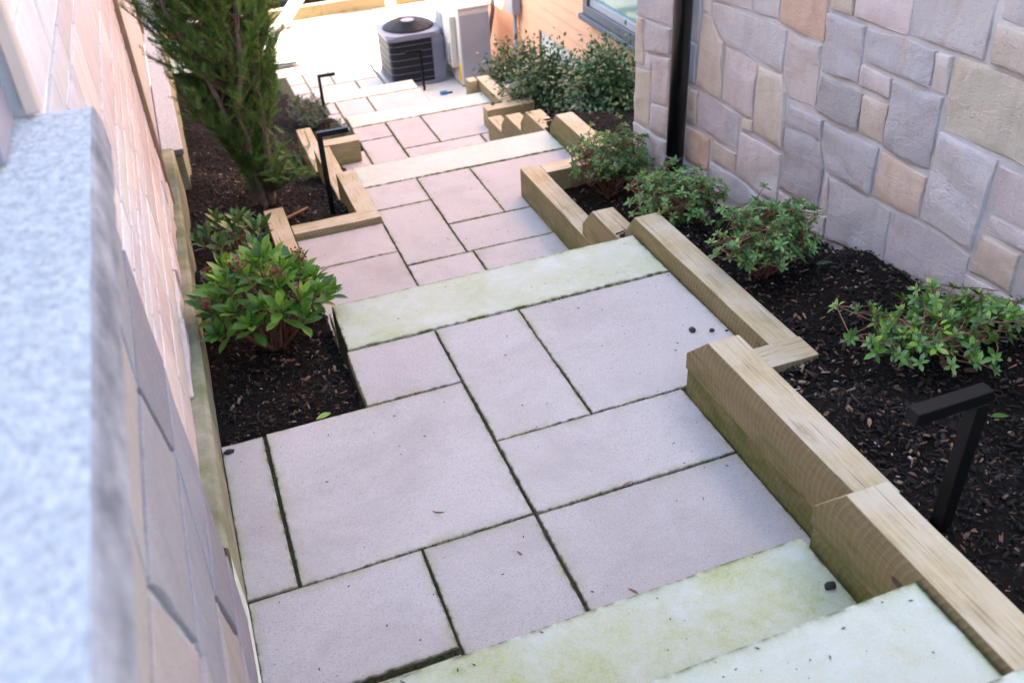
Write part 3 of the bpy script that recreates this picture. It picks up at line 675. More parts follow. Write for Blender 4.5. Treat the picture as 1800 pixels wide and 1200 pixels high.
# ------------------------------------------------------------------ right: stone-faced house
RSTONES=[
 ('grey',[(4.049,1.26),(3.694,1.26),(3.696,0.503),(4.035,0.478)]),
 ('tan',[(4.046,0.467),(3.976,0.475),(3.965,0.334),(3.959,0.253),(4.05,0.245)]),
 ('grey',[(3.964,0.475),(3.705,0.496),(3.703,0.375),(3.953,0.329)]),
 ('pink',[(3.941,0.325),(3.877,0.332),(3.876,0.253),(3.941,0.252)]),
 ('pink',[(3.866,0.335),(3.697,0.364),(3.689,0.136),(3.858,0.106)]),
 ('tan',[(4.048,0.22),(3.881,0.246),(3.882,-0.038),(4.043,-0.054)]),
 ('pink',[(3.857,0.098),(3.693,0.126),(3.689,-0.024),(3.869,-0.042)]),
 ('grey',[(4.049,-0.065),(3.688,-0.038),(3.697,-0.234),(4.036,-0.271)]),
 ('blue',[(3.611,1.26),(3.554,1.26),(3.454,0.631),(3.464,0.499),(3.587,0.495)]),
 ('blue',[(3.596,0.487),(3.463,0.492),(3.464,0.321),(3.594,0.298)]),
 ('pink',[(3.545,1.26),(3.396,1.26),(3.385,0.635),(3.445,0.638)]),
 ('grey',[(3.38,0.691),(3.255,0.706),(3.103,0.708),(2.893,0.724),(2.856,0.718),(2.852,0.562),(3.006,0.553),(3.158,0.56),(3.23,0.556),(3.299,0.574),(3.359,0.614)]),
 ('tan',[(3.444,0.629),(3.376,0.633),(3.307,0.569),(3.262,0.561),(3.251,0.323),(3.295,0.313),(3.455,0.322)]),
 ('pink',[(3.246,0.546),(3.149,0.551),(3.016,0.543),(3.011,0.323),(3.098,0.314),(3.241,0.319)]),
 ('rust',[(3.588,0.289),(3.436,0.297),(3.435,0.139),(3.583,0.112)]),
 ('grey',[(3.436,0.297),(3.341,0.308),(3.248,0.304),(3.101,0.303),(3.099,0.146),(3.197,0.136),(3.331,0.14),(3.43,0.14)]),
 ('tan',[(3.088,0.303),(3.006,0.318),(3.005,0.265),(3.082,0.248)]),
 ('tan',[(3.004,0.54),(2.853,0.553),(2.817,0.501),(2.802,0.417),(2.791,0.277),(2.94,0.273),(2.993,0.272)]),
 ('pink',[(2.854,0.712),(2.646,0.723),(2.636,0.499),(2.787,0.484),(2.843,0.558)]),
 ('grey',[(3.388,1.26),(3.098,1.26),(3.091,0.727),(3.248,0.714),(3.381,0.7)]),
 ('grey',[(3.091,1.26),(2.92,1.26),(2.914,0.735),(3.075,0.726)]),
 ('orange',[(2.913,1.26),(2.651,1.26),(2.641,0.728),(2.767,0.727),(2.906,0.731)]),
 ('blue',[(2.634,0.84),(2.441,0.843),(2.434,0.653),(2.562,0.64),(2.628,0.632)]),
 ('tan',[(2.639,1.26),(2.521,1.26),(2.511,0.856),(2.629,0.847)]),
 ('pink',[(2.516,1.26),(2.268,1.26),(2.248,0.864),(2.332,0.857),(2.505,0.856)]),
 ('grey',[(2.256,1.26),(1.954,1.26),(1.943,0.876),(2.069,0.87),(2.135,0.87),(2.244,0.866)]),
 ('blue',[(2.434,0.839),(2.246,0.855),(2.123,0.855),(2.119,0.74),(2.281,0.734),(2.425,0.731)]),
 ('pink',[(2.115,0.854),(2.054,0.858),(2.048,0.744),(2.109,0.742)]),
 ('ochre',[(2.046,0.862),(1.941,0.87),(1.46,0.866),(1.46,0.656),(1.813,0.647),(2.035,0.642),(2.043,0.743)]),
 ('tan',[(1.925,0.989),(1.46,0.983),(1.46,0.873),(1.914,0.877)]),
 ('grey',[(1.947,1.26),(1.46,1.26),(1.46,0.991),(1.924,0.997)]),
 ('pink',[(2.429,0.722),(2.283,0.722),(2.275,0.655),(2.426,0.648)]),
 ('dark',[(2.628,0.621),(2.401,0.63),(2.398,0.495),(2.465,0.493),(2.632,0.495)]),
 ('tan',[(2.395,0.63),(2.272,0.636),(2.265,0.501),(2.392,0.495)]),
 ('blue',[(2.276,0.717),(2.055,0.735),(2.054,0.619),(2.049,0.502),(2.146,0.489),(2.26,0.495)]),
 ('blue',[(2.782,0.462),(2.58,0.474),(2.574,0.396),(2.794,0.377)]),
 ('dark',[(2.788,0.367),(2.577,0.391),(2.535,0.301),(2.533,0.135),(2.773,0.118)]),
 ('blue',[(2.567,0.475),(2.28,0.484),(2.277,0.312),(2.36,0.303),(2.513,0.308),(2.555,0.371)]),
 ('rust',[(2.265,0.479),(2.051,0.478),(2.046,0.33),(2.121,0.32),(2.265,0.313)]),
 ('grey',[(2.04,0.635),(1.809,0.634),(1.81,0.49),(1.818,0.327),(1.924,0.335),(2.034,0.336),(2.047,0.49)]),
 ('pink',[(1.797,0.625),(1.46,0.63),(1.46,0.491),(1.666,0.481),(1.788,0.478)]),
 ('pink',[(1.785,0.469),(1.46,0.483),(1.46,0.429),(1.793,0.412)]),
 ('rust',[(1.794,0.402),(1.647,0.409),(1.643,0.287),(1.688,0.281),(1.804,0.27)]),
 ('grey',[(1.637,0.409),(1.46,0.419),(1.46,0.298),(1.63,0.289)]),
 ('grey',[(2.491,0.288),(2.359,0.301),(2.269,0.304),(2.169,0.301),(2.161,0.109),(2.469,0.046)]),
 ('grey',[(2.149,0.302),(2.036,0.323),(1.814,0.315),(1.807,0.167),(1.945,0.146),(2.149,0.109)]),
 ('pink',[(1.819,0.252),(1.686,0.267),(1.46,0.283),(1.46,0.224),(1.805,0.169)]),
 ('pink',[(2.779,0.106),(2.521,0.129),(2.477,0.135),(2.475,0.053),(2.58,0.03),(2.783,0.01)]),
 ('pink',[(2.52,0.298),(2.491,0.286),(2.475,0.141),(2.519,0.137)]),
 ('orange',[(3.513,0.107),(3.314,0.125),(3.307,-0.025),(3.514,-0.059)]),
 ('tan',[(3.285,0.125),(3.102,0.134),(3.1,0.044),(3.281,0.035)]),
 ('pink',[(3.085,0.24),(2.795,0.257),(2.785,0.058),(2.874,0.038),(3.082,0.046)]),
 ('blue',[(3.289,0.024),(3.103,0.034),(2.893,0.029),(2.799,0.013),(2.828,-0.045),(3.288,-0.121)]),
 ('grey',[(3.523,-0.072),(3.305,-0.038),(3.307,-0.124),(3.553,-0.187)]),
]
SC = dict(grey=(.56, .53, .55), blue=(.47, .465, .50), pink=(.62, .55, .545), tan=(.60, .53, .44), ochre=(.56, .52, .42), dark=(.38, .365, .38), orange=(.68, .48, .35), rust=(.64, .51, .42))
RH = empty('stone_house', (2.3, 1.6, -.3), label='house corner faced in split grey and pink ashlar with a black downpipe', cat='house')
box('wall', (2.0985, 2.6, -1.2, 4.05, -.75, 3.1), M['mortar'], RH)
def ground_line(y): return float(gr(2.1, y)) + .02
for i, (c, P) in enumerate(RSTONES):
    stone(RH, P, 2.1, -1, .007 + (i * 7 % 5) * .0016, .012, SC[c], seed=i * 3 + 1, rough=.010, joint=.0035, grid=.028)
# courses above and beside the framed part
rr = random.Random(5); keys = ['grey', 'pink', 'blue', 'tan', 'grey', 'pink', 'orange', 'dark']
def fill(parent, y0, y1, z0, z1, x, rows, lens, cols, facing=-1, material='stone', seed=0, pr=(.010, .009), **k):
    r = random.Random(seed); z = z0; n = 0
    while z < z1 - .03:
        h = min(r.choice(rows), z1 - z); h = h if z1 - z - h > .05 else z1 - z
        y = y0
        while y < y1 - .01:
            L = r.uniform(*lens); L = L if y1 - y - L > .1 else y1 - y
            stone(parent, [(y, z), (y + L, z), (y + L, z + h), (y, z + h)], x, facing, pr[0] + r.random() * pr[1], .012, r.choice(cols), material, seed=seed + n, step=.09, grid=.12, **k); n += 1
            y += L
        z += h
rc = [SC[k] for k in keys]
fill(RH, -1.1, 4.04, 1.27, 3.05, 2.1, [.2, .28, .34], (.22, .5), rc, seed=40)
fill(RH, -1.1, 1.45, .2, 1.26, 2.1, [.2, .28, .34], (.22, .5), rc, seed=90)
# stones of the return face at the far corner
for k, z in enumerate([-.35 + .31 * i for i in range(14)]):
    pass
dp = Tubes(); dp.add([(2.03, 3.5, -.32), (2.03, 3.5, 3.1)], .041, 24, True)
d = dp.build('downpipe', M['pipe'], RH)
t2 = Tubes(); t2.add([(2.03, 3.5, -.022), (2.03, 3.5, -.019)], .0425, 24, True); t2.build('joint_ring', M['wire'], d)
t2 = Tubes(); t2.add([(2.03, 3.5, -.30), (2.03, 3.5, -.14)], .047, 24, True); t2.build('drain_socket', M['pipe'], d)

# ------------------------------------------------------------------ right, further back: orange house
OH = empty('orange_house', (3.5, 8.5, -2), label='orange painted house with lap boards, grey framed window and meter box beyond the stone corner', cat='house')
box('wall', (3.52, 6, 4.05, 13.2, -2.1, 4.2), M['orange'], OH)
zt = -1.08; i = 0
bmz = []
def board(parent, x, y0, y1, z0, z1, material, lap=.012, facing=-1, name='board'):
    v = [(0, y0, z0), (0, y1, z0), (facing * -lap, y1, z1), (facing * -lap, y0, z1), (facing * -.03, y0, z0), (facing * -.03, y1, z0)]
    cy = (y0 + y1) / 2; cz = (z0 + z1) / 2
    v = [(a, b - cy, c - cz) for a, b, c in v]
    me = np_mesh(name, v, [(0, 3, 2, 1), (0, 1, 5, 4), (0, 4, 3), (1, 2, 5)] if facing < 0 else [(0, 1, 2, 3), (0, 4, 5, 1), (0, 3, 4), (1, 5, 2)])
    return link(name, me, M[material], parent, loc=(x, cy, cz))
wy0, wy1, wz0, wz1 = 6.3, 7.60, -.62, .75
for k in range(30):
    z0 = -1.08 + k * .125
    for (a, b) in ([(4.05, 13.2)] if z0 + .125 < wz0 + .01 or z0 > wz1 else [(4.05, wy0), (wy1, 13.2)]):
        board(OH, 3.47, a, b, z0, z0 + .125, 'orange')
for k in range(7): board(OH, 3.47, 8.86, 13.2, -1.955 + k * .125, -1.955 + (k + 1) * .125, 'orange')
box('foundation', (3.495, 3.515, 4.05, 8.83, -2.05, -1.085), M['pad'], OH)
fr = empty('window', (3.45, 6.95, .06)); fr.parent = OH; fr.matrix_parent_inverse = Matrix.Translation(-Vector(OH.location)); fr.location = (3.45, 6.95, .06)
fwin = link('frame', bm_mesh('frame', box_bm(3.40, 3.5, wy0, wy1, wz0 + .02, wz0 + .10, .004, 1, box_bm(3.40, 3.5, wy1 - .09, wy1, wz0 + .101, wz1, .004, 1, box_bm(3.40, 3.5, wy0, wy0 + .09, wz0 + .101, wz1, .004, 1, box_bm(3.40, 3.5, wy0, wy1, wz1 + .001, wz1 + .08, .004))))), M['frame'], fr)
link('sash', bm_mesh('sash', box_bm(3.425, 3.49, wy0 + .09, wy1 - .09, wz0 + .1, wz0 + .16, .003, 1, box_bm(3.425, 3.49, wy1 - .15, wy1 - .09, wz0 + .161, wz1, .003))), M['acgrey'], fr)
link('pane', bm_mesh('pane', box_bm(3.455, 3.46, wy0 + .09, wy1 - .15, wz0 + .16, wz1)), M['glass'], fr)
box('sill', (3.37, 3.5, wy0 - .03, wy1 + .03, wz0 - .03, wz0 + .018), M['frame'], OH, bev=.004)
cd = Tubes(); cd.add([(3.43, 9.43, -1.05), (3.43, 9.42, -1.45), (3.43, 9.42, -1.95)], .022, 10); cd.build('conduit', M['acgrey'], OH)
box('meter_box', (3.37, 3.465, 9.33, 9.55, -1.06, -.6), M['acgrey'], OH, bev=.008, seg=2)
cd = Tubes(); cd.add([(3.42, 10.12, .4), (3.42, 10.12, -1.2), (3.40, 10.16, -1.35), (3.36, 10.2, -1.6), (3.33, 10.2, -1.9)], .026, 10); cd.build('refrigerant_line', M['frame'], OH)

# ------------------------------------------------------------------ left: stone pier with coping
PR = empty('stone_pier', (-.5, .8, 0), label='stone pier with rough pale coping slab filling the left foreground', cat='pier')
box('core', (-.62, -.186, -.55, 1.60, -.1, 1.245), M['mortar'], PR)
poly = [(-.62, -.92), (0, -.92), (0, .415), (-.62, .415)]
def coping():
    r = random.Random(3); P = densify(np.array([(-.64, -.6), (-.131, -.6), (-.131, 1.405), (-.64, 1.42)]), .035, .0006, r); n = len(P)
    lv = [(.004, 1.248), (-.004, 1.272), (-.002, 1.312), (.002, 1.333), (.006, 1.34)]; Vv = []
    for li, (dd, h) in enumerate(lv):
        q = inset(P, dd)
        for (x, y) in q:
            k = mnoise.noise(Vector((x * 16, y * 16, h * 40))) * .0015 + mnoise.noise(Vector((x * 60, y * 60, h * 90))) * .002 if li in (0, 1, 2) else mnoise.noise(Vector((x * 30, y * 30, 0))) * .001
            Vv.append((x + (k if x > -.3 else 0), y + (k if y > 1.38 else 0), h + (k * .3 if li < 4 else 0)))
    F = [(l * n + i, l * n + (i + 1) % n, (l + 1) * n + (i + 1) % n, (l + 1) * n + i) for l in range(4) for i in range(n)]
    F.append(tuple(4 * n + i for i in range(n))); F.append(tuple(range(n))[::-1])
    Vv = [(x + .5, y - .6, z - 1.29) for x, y, z in Vv]
    return np_mesh('coping_stone', Vv, F)
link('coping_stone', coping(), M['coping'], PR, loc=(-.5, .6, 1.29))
LC = [(.33, .33, .38), (.26, .265, .31), (.42, .37, .35), (.36, .34, .37), (.28, .275, .32), (.31, .31, .37)]
def irregular(parent, x, y0, y1, z0, z1, seed, cols, ny, nz, material='stone'):
    r = random.Random(seed); gy = []; 
    zs = [z0 + (z1 - z0) * k / nz for k in range(nz + 1)]
    pts = {}
    for k, z in enumerate(zs):
        for j in range(ny + 1):
            yy = y0 + (y1 - y0) * j / ny; zz = z
            if 0 < j < ny: yy += r.uniform(-.05, .05) + (.09 if k % 2 else -.09) * (.7)
            if 0 < k < nz: zz += r.uniform(-.035, .035)
            pts[k, j] = (yy, zz)
    n = 0
    for k in range(nz):
        for j in range(ny):
            stone(parent, [pts[k, j], pts[k, j + 1], pts[k + 1, j + 1], pts[k + 1, j]], x, 1, .003 + r.random() * .003, .012, r.choice(cols), material, joint=.011, seed=seed + n, step=.05, rough=.003); n += 1
irregular(PR, -.182, -.5, 1.612, -.02, 1.24, 21, LC, 6, 5, 'pstone')

# ------------------------------------------------------------------ left: coursed stone house
LH = empty('coursed_stone_house', (-.5, 3, -.3), label='house wall of pale pink coursed stone with mossy concrete footing and grey siding beyond', cat='house')
box('wall', (-3.2, -.222, 1.42, 4.36, -.3, 3.65), M['lmortar'], LH)
PC = [(.74, .63, .60), (.80, .73, .70), (.78, .67, .64), (.70, .64, .65), (.82, .78, .77), (.74, .66, .66), (.80, .78, .79)]
bl = lambda y: .13 - .14 * (y - 2.3)
fill(LH, 1.42, 4.34, 1.205, 3.6, -.218, [.07, .10, .14, .18, .09], (.18, .6), PC, 1, 'lstone', 300, (.001, .002), joint=.010, rough=.002)
fill(LH, 1.62, 4.34, .14, 1.203, -.218, [.07, .10, .14, .18, .09], (.18, .6), PC, 1, 'lstone', 500, (.001, .002), joint=.010, rough=.002)
ys = [2.35, 2.8, 3.15, 3.6, 3.95, 4.34]
for i, (a, b) in enumerate(zip(ys[:-1], ys[1:])):
    top = .138; mid = lambda y: max(bl(y) + .005, min(.138, bl(y) + .12))
    stone(LH, [(a, bl(a)), (b, bl(b)), (b, mid(b)), (a, mid(a) if mid(a) > bl(a) + .012 else bl(a) + .012)], -.218, 1, .012, .012, PC[i % 7], 'lstone', joint=.004, seed=700 + i)
    if mid(a) < .12 or mid(b) < .12:
        stone(LH, [(a, min(mid(a), .125)), (b, mid(b)), (b, top), (a, top)], -.218, 1, .010, .012, PC[(i + 3) % 7], 'lstone', joint=.004, seed=720 + i)
# mossy footing with a sloping top ledge
mf, nt, b_ = mat('mossy footing'); g = N(nt); o = g.obj()
c = g.mix(g.rng(g.noise(o, 6, 6, .7), .35, .68), (.17, .19, .085), (.36, .34, .27)); c = g.mix(g.rng(g.noise(g.map(o, (2, 1, 8)), 3, 4), .5, .7, 0, .6), c, (.13, .12, .10))
g.put(b_.inputs['Base Color'], c); b_.inputs['Roughness'].default_value = .95; g.put(b_.inputs['Normal'], g.bump(g.noise(o, 80, 4), .5, .005)); M['mossy'] = mf
P = [(1.62, .22), (2.3, .125), (3.2, 0.0), (4.36, -.165), (5.42, -.30)]
Vv = []; F = []
for (y, z) in P:
    Vv += [(-.235, y, z + .004), (-.182, y, z), (-.171, y, z - .008), (-.168, y, -1.2)]
for i in range(4):
    for k in range(3): F.append((i * 4 + k, i * 4 + 4 + k, i * 4 + 5 + k, i * 4 + 1 + k))
F.append((16, 17, 18, 19))
link('footing', np_mesh('footing', Vv, F), M['mossy'], LH)
# vertical trims, siding further on
box('sun_block_wall', (-3.2, -.66, -4.5, 1.418, -.3, 3.65), M['greysid'], LH)  # out-of-view wall added to keep the sun off the pier and near steps
box('corner_trim', (-.225, -.196, 4.345, 4.41, -.185, 3.6), M['brown'], LH, bev=.004)
box('side_wall', (-3.2, -.29, 4.36, 8.0, -1.6, 3.65), M['greysid'], LH)
for k in range(20):
    board(LH, -.243, 4.412, 7.93, -.315 + k * .19, -.315 + (k + 1) * .19, 'greysid', facing=1)
box('corner_trim', (-.285, -.225, 7.94, 8.0, -.315, 3.6), M['brown'], LH, bev=.003)
box('jamb_trim', (-.222, -.2, 1.388, 1.418, 1.345, 3.6), M['jamb'], LH, bev=.003)
box('blind', (-.30, -.235, 1.22, 1.386, 1.345, 3.6), M['blind'], LH)
# unseen block added and shaped to shade the foot of the path
v = [(y, z) for y, z in ((8.0, -2), (11.35, -2), (11.35, .25), (10.75, 1.6), (10.2, 2.7), (9.4, 3.2), (8.0, 3.7))]
n = len(v); Vv = [(-1.6, a, b) for a, b in v] + [(-6, a, b) for a, b in v]
F = [tuple(range(n)), tuple(range(n, 2 * n))[::-1]] + [(i, n + i, n + (i + 1) % n, (i + 1) % n) for i in range(n)]
link('shade_block', np_mesh('shade_block', Vv, F), M['greysid'], LH)
KB = empty('low_concrete_wall', (-.2, 7, -.5), label='low concrete wall with pale rough top along the far end of the left bed', cat='low wall')
box('wall_body', (-.222, -.13, 5.43, 11.2, -2.1, -.355), M['mossy'], KB)
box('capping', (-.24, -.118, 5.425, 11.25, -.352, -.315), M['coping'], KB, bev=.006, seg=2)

# ------------------------------------------------------------------ machines
SL = box('concrete_pad', (2.16, 3.42, 9.25, 11.1, -2.05, -1.87), M['pad'], bev=.01, label='pale concrete pad under the two cooling units', cat='concrete pad')
HP = empty('heat_pump', (3.04, 10.1, -1.87), label='tall ivory and grey heat pump cabinet standing against the orange wall', cat='heat pump')
box('cabinet', (2.87, 3.225, 9.67, 10.62, -1.84, -1.02), M['acwhite'], HP, bev=.012, seg=2)
box('end_panel', (2.885, 3.215, 9.662, 9.669, -1.82, -1.07), M['acgrey'], HP, bev=.002)
box('lid', (2.862, 3.233, 9.658, 10.63, -1.017, -.99), M['acwhite'], HP, bev=.008, seg=2)
bm = bmesh.new()
for k in range(2): box_bm(2.9, 3.2, 9.75 + k * .7, 9.82 + k * .7, -1.87, -1.842, .003, 1, bm)
link('feet', bm_mesh('feet', bm), M['acgrey'], HP)
hood = box('outlet_hood', (2.80, 2.868, 9.78, 10.52, -1.66, -1.10), M['acwhite'], HP, bev=.01, seg=2)
for k in range(26):
    z = -1.62 + k * .019
    if k in (12, 13): continue
    box('slat', (2.785, 2.80, 9.83 + (0 if k < 12 else .22), 10.25 + (0 if k < 12 else .22), z, z + .009), M['acgrey'], hood)
box('label_plate', (2.864, 2.869, 9.69, 9.76, -1.80, -1.62), M['yellowlab'], HP)
lr = Tubes(); lr.add([(2.97, 9.655, -1.70), (2.97, 9.64, -1.71), (3.03, 9.64, -1.71), (3.03, 9.655, -1.70)], .006, 6); lr.build('handle', M['acgrey'], HP)
# condenser
AC = empty('air_conditioner', (2.47, 10.5, -1.87), label='squat dark condenser with domed fan guard and grille wires', cat='air conditioner')
def rrect(x0, x1, y0, y1, r, n=7):
    pts = []
    for (cx, cy, a0) in ((x1 - r, y1 - r, 0), (x0 + r, y1 - r, 90), (x0 + r, y0 + r, 180), (x1 - r, y0 + r, 270)):
        for k in range(n): a = math.radians(a0 + 90 * k / (n - 1)); pts.append((cx + r * math.cos(a), cy + r * math.sin(a)))
    return pts
def extr(name, pts, z0, z1, material, parent, bev=0, smooth=False):
    bm = bmesh.new(); lo = [bm.verts.new((x, y, z0)) for x, y in pts]; hi = [bm.verts.new((x, y, z1)) for x, y in pts]; n = len(pts)
    bm.faces.new(lo[::-1]); top = bm.faces.new(hi)
    for i in range(n): bm.faces.new((lo[i], lo[(i + 1) % n], hi[(i + 1) % n], hi[i]))
    if bev: bmesh.ops.bevel(bm, geom=list(top.edges), offset=bev, segments=3, affect='EDGES')
    return link(name, bm_mesh(name, bm), material, parent)
ax0, ax1, ay0, ay1 = 2.15, 2.77, 9.99, 10.66
extr('base_tray', rrect(ax0 - .005, ax1 + .005, ay0 - .005, ay1 + .005, .09), -1.865, -1.83, M['acblue'], AC)
extr('coil', rrect(ax0 + .012, ax1 - .012, ay0 + .012, ay1 - .012, .085), -1.829, -1.347, M['acdark'], AC)
extr('top_lid', rrect(ax0 - .006, ax1 + .006, ay0 - .006, ay1 + .006, .09), -1.346, -1.29, M['acblue'], AC, .018)
box('service_panel', (ax1 - .13, ax1 + .003, ay0 - .002, ay0 + .02, -1.828, -1.348), M['acblue'], AC, bev=.003)
for k in range(6):
    z = -1.785 + k * .077; w = Tubes(); q = rrect(ax0 - .001, ax1 + .001, ay0 - .001, ay1 + .001, .088)
    w.add([(x, y, z) for x, y in q] + [(q[0][0], q[0][1], z)], .0017, 5); w.build('grille_wire', M['wire'], AC)
fan = Tubes(); cx, cy = (ax0 + ax1) / 2 + .01, (ay0 + ay1) / 2
def dome(r): return -1.285 + .065 * (1 - (r / .29) ** 3)
for r in [.29 - k * .017 for k in range(14)]:
    fan.add([(cx + r * math.cos(a), cy + r * math.sin(a), dome(r)) for a in [2 * math.pi * k / 36 for k in range(37)]], .0028, 4)
for k in range(12):
    a = 2 * math.pi * k / 12; fan.add([(cx + r * math.cos(a), cy + r * math.sin(a), dome(r) - .003) for r in (.29, .285, .26, .2, .06)], .003, 4)
fan.build('fan_guard', M['acdark'], AC)
disc = rrect(cx - .075, cx + .075, cy - .075, cy + .075, .0749, 8); extr('fan_cap', disc, dome(0) - .008, dome(0) + .002, M['acblue'], AC)
extr('fan_shroud', rrect(cx - .285, cx + .285, cy - .285, cy + .285, .284, 9), -1.30, -1.273, M['acdark'], AC, .01)
bv = empty('plastic_clip', (2.62, 9.62, -1.85), label='small blue plastic clip lying at the foot of the heat pump', cat='plastic clip')
box('clip_body', (2.58, 2.66, 9.58, 9.64, -1.868, -1.84), M['bluelit'], bv, bev=.006, seg=2)
box('clip_tab', (2.66, 2.72, 9.60, 9.62, -1.868, -1.855), M['black'], bv)
hs = Tubes(); hs.add([(3.0 + .28 * math.cos(a), 8.9 + .22 * math.sin(a), -1.68 + .05 * math.sin(a * 2)) for a in [k * .35 for k in range(14)]], .014, 8)
hs.build('garden_hose', M['black'], label='black hose loop behind the far shrub near the heat pump', cat='hose')

# ------------------------------------------------------------------ bollard lights
def bollard(x, y, z, h, arm, w, label, first=None, turn=0):
    t = empty('bollard_light', (x, y, z), label=label, cat='path light', group='angled black path lights')
    if first is None:
        box('post', (x - w / 2, x + w / 2, y - w / 2, y + w / 2, z - .15, z + h - w), M['black'], t, bev=.0015)
        a = box('arm', (x - w / 2 if arm > 0 else x + w / 2 + arm, x - w / 2 + arm if arm > 0 else x + w / 2, y - w / 2, y + w / 2, z + h - w + .0005, z + h), M['black'], t, bev=.0015)
        e = x + arm * .9
        box('lens', (min(x + arm * .35, e), max(x + arm * .35, e), y - w * .3, y + w * .3, z + h - w - .002, z + h - w + .0004), M['frame'], a)
    return t
b1 = bollard(1.325, 1.035, .2, .42, -.185, .032, 'nearest black angled path light, in the mulch beside the big sawn beam')
b2 = bollard(.565, 4.57, -.5, .475, .165, .026, 'black angled path light in the timber boxed bed, arm over the middle steps')
b3 = bollard(1.04, 7.74, -1.22, .42, .15, .024, 'black angled path light beyond the low timbers, next to the grey green sprigs')
b4 = bollard(2.46, 9.83, -1.87, .46, -.18, .024, 'black angled path light standing in front of the dark condenser')

# ------------------------------------------------------------------ sunlit patio, planter and what stands there
PT = empty('patio', (1.5, 12, -1.93), kind='structure')
for i in range(6):
    for j in range(5):
        if i * .92 - 2.2 + .9 < -.1 and j < 0: continue
        x0 = -1.9 + i * .92; y0 = 11.44 + j * .42
        paver(PT, x0, x0 + .915, y0, y0 + .415, -1.91, gap=.003, material='patio', ringw=.02)
box('bedding', (-1.9, 6.5, 11.43, 16, -2.09, -1.96), M['patio'], PT)
for i in range(3): paver(PT, 2.15 + i * .6, 2.15 + (i + 1) * .6 - .004, 11.11, 11.43, -1.91, gap=.003, material='patio', ringw=.02)
FP = empty('raised_planter', (2.3, 13.8, -1.9), label='long sawn timber edge of the sunlit bed behind the patio', cat='planter')
def edge_beam(x0, x1, y0, y1, z0, z1):
    o = timber(FP, x0, x1, y0, y1, z0, z1, 0, 'x'); return o
edge_beam(-.5, 2.0, 13.45, 13.56, -1.96, -1.74); edge_beam(2.003, 4.6, 13.45, 13.56, -1.96, -1.74)
box('compost', (-.5, 4.6, 13.565, 18, -2.0, -1.80), M['soil'], FP)
WP = empty('wooden_post', (2.87, 12.85, -1.96), label='square pale wooden post standing on the sunlit patio', cat='post')
box('post_shaft', (2.81, 2.93, 12.79, 12.91, -1.96, .6), M['white'], WP, bev=.005); box('post_foot', (2.79, 2.95, 12.77, 12.93, -1.96, -1.93), M['acgrey'], WP)
br = empty('timber_brace', (1.5, 13.3, -1.9), label='pale slanting timber brace by the planter edge, partly behind the conifer', cat='brace')
def beam_between(name, a, b, w, material, parent):
    a, b = Vector(a), Vector(b); d = (b - a); L = d.length; bm = box_bm(-w / 2, w / 2, -w / 2, w / 2, -L / 2, L / 2, .004)
    o = link(name, bm_mesh(name, bm), material, parent, loc=(a + b) / 2); o.rotation_euler = d.to_track_quat('Z', 'Y').to_euler(); return o
beam_between('brace_beam', (1.30, 13.1, -1.93), (2.15, 13.6, -1.2), .12, M['white'], br)

# ------------------------------------------------------------------ plants
def leaf_tmpl(L, W, seg=3, fold=.25, droop=.12, widest=.55):
    """leaf along +Y from the origin, normal +Z"""
    v = []; mid = []
    for i in range(seg + 1):
        t = i / seg
        w = W / 2 * (math.sin(math.pi * t ** (math.log(.5) / math.log(widest)) ) ** .75 if 0 < t < 1 else (.12 if t == 0 else .05))
        z = -droop * L * t * t
        v += [(-w, L * t, z + fold * w), (0, L * t, z), (w, L * t, z + fold * w)]; mid += [0, 1, 0]
    f = []
    for i in range(seg):
        for k in (0, 1): f.append((i * 3 + k, i * 3 + k + 1, i * 3 + k + 4, i * 3 + k + 3))
    return np.array(v), np.array(f), np.array(mid, float)
def basis(d, up):
    """matrices with columns x, y=d, z~up; arrays (n,3)"""
    d = d / np.linalg.norm(d, axis=1, keepdims=True)
    x = np.cross(d, up); x /= np.maximum(np.linalg.norm(x, axis=1, keepdims=True), 1e-6)
    z = np.cross(x, d); return np.stack([x, d, z], 2)
def scatter(tmpl, pos, B, scale):
    v, f, mid = tmpl; n = len(pos)
    P = np.einsum('nij,kj->nki', B, v) * np.asarray(scale)[:, None, None] + pos[:, None]
    F = (f[None] + (np.arange(n) * len(v))[:, None, None]).reshape(-1, f.shape[1])
    return P.reshape(-1, 3), F
def leaf_cloud(name, tmpl, pos, B, scale, tint, material, parent, **k):
    P, F = scatter(tmpl, pos, B, scale)
    me = np_mesh(name, P, F, {'tint': np.repeat(tint, len(tmpl[0]))}, smooth=True)
    o = link(name, me, M[material], parent); o['kind'] = 'stuff'; return o
def whorl(rng, p, axis, n, open_=.75, jit=.2):
    """n leaf directions round an axis"""
    a = Vector(axis).normalized(); x = a.orthogonal().normalized(); y = a.cross(x); ph = rng.uniform(0, 6.28); out = []
    for k in range(n):
        an = ph + 2 * math.pi * k / n + rng.uniform(-jit, jit); op = open_ + rng.uniform(-.25, .25)
        d = (a * math.cos(op) + (x * math.cos(an) + y * math.sin(an)) * math.sin(op))
        out.append(d.normalized())
    return out
def curve(rng, a, b, n=5, bow=.1):
    a, b = Vector(a), Vector(b); m = Vector((rng.uniform(-1, 1), rng.uniform(-1, 1), rng.uniform(-.3, .8))) * (b - a).length * bow
    return [a.lerp(b, i / (n - 1)) + m * math.sin(math.pi * i / (n - 1)) for i in range(n)]
def mesh_obj_leaf(name, tmpl, material):
    me = np_mesh(name, tmpl[0], tmpl[1], {'mid': tmpl[2]}, smooth=True); me.materials.append(M[material]); return me
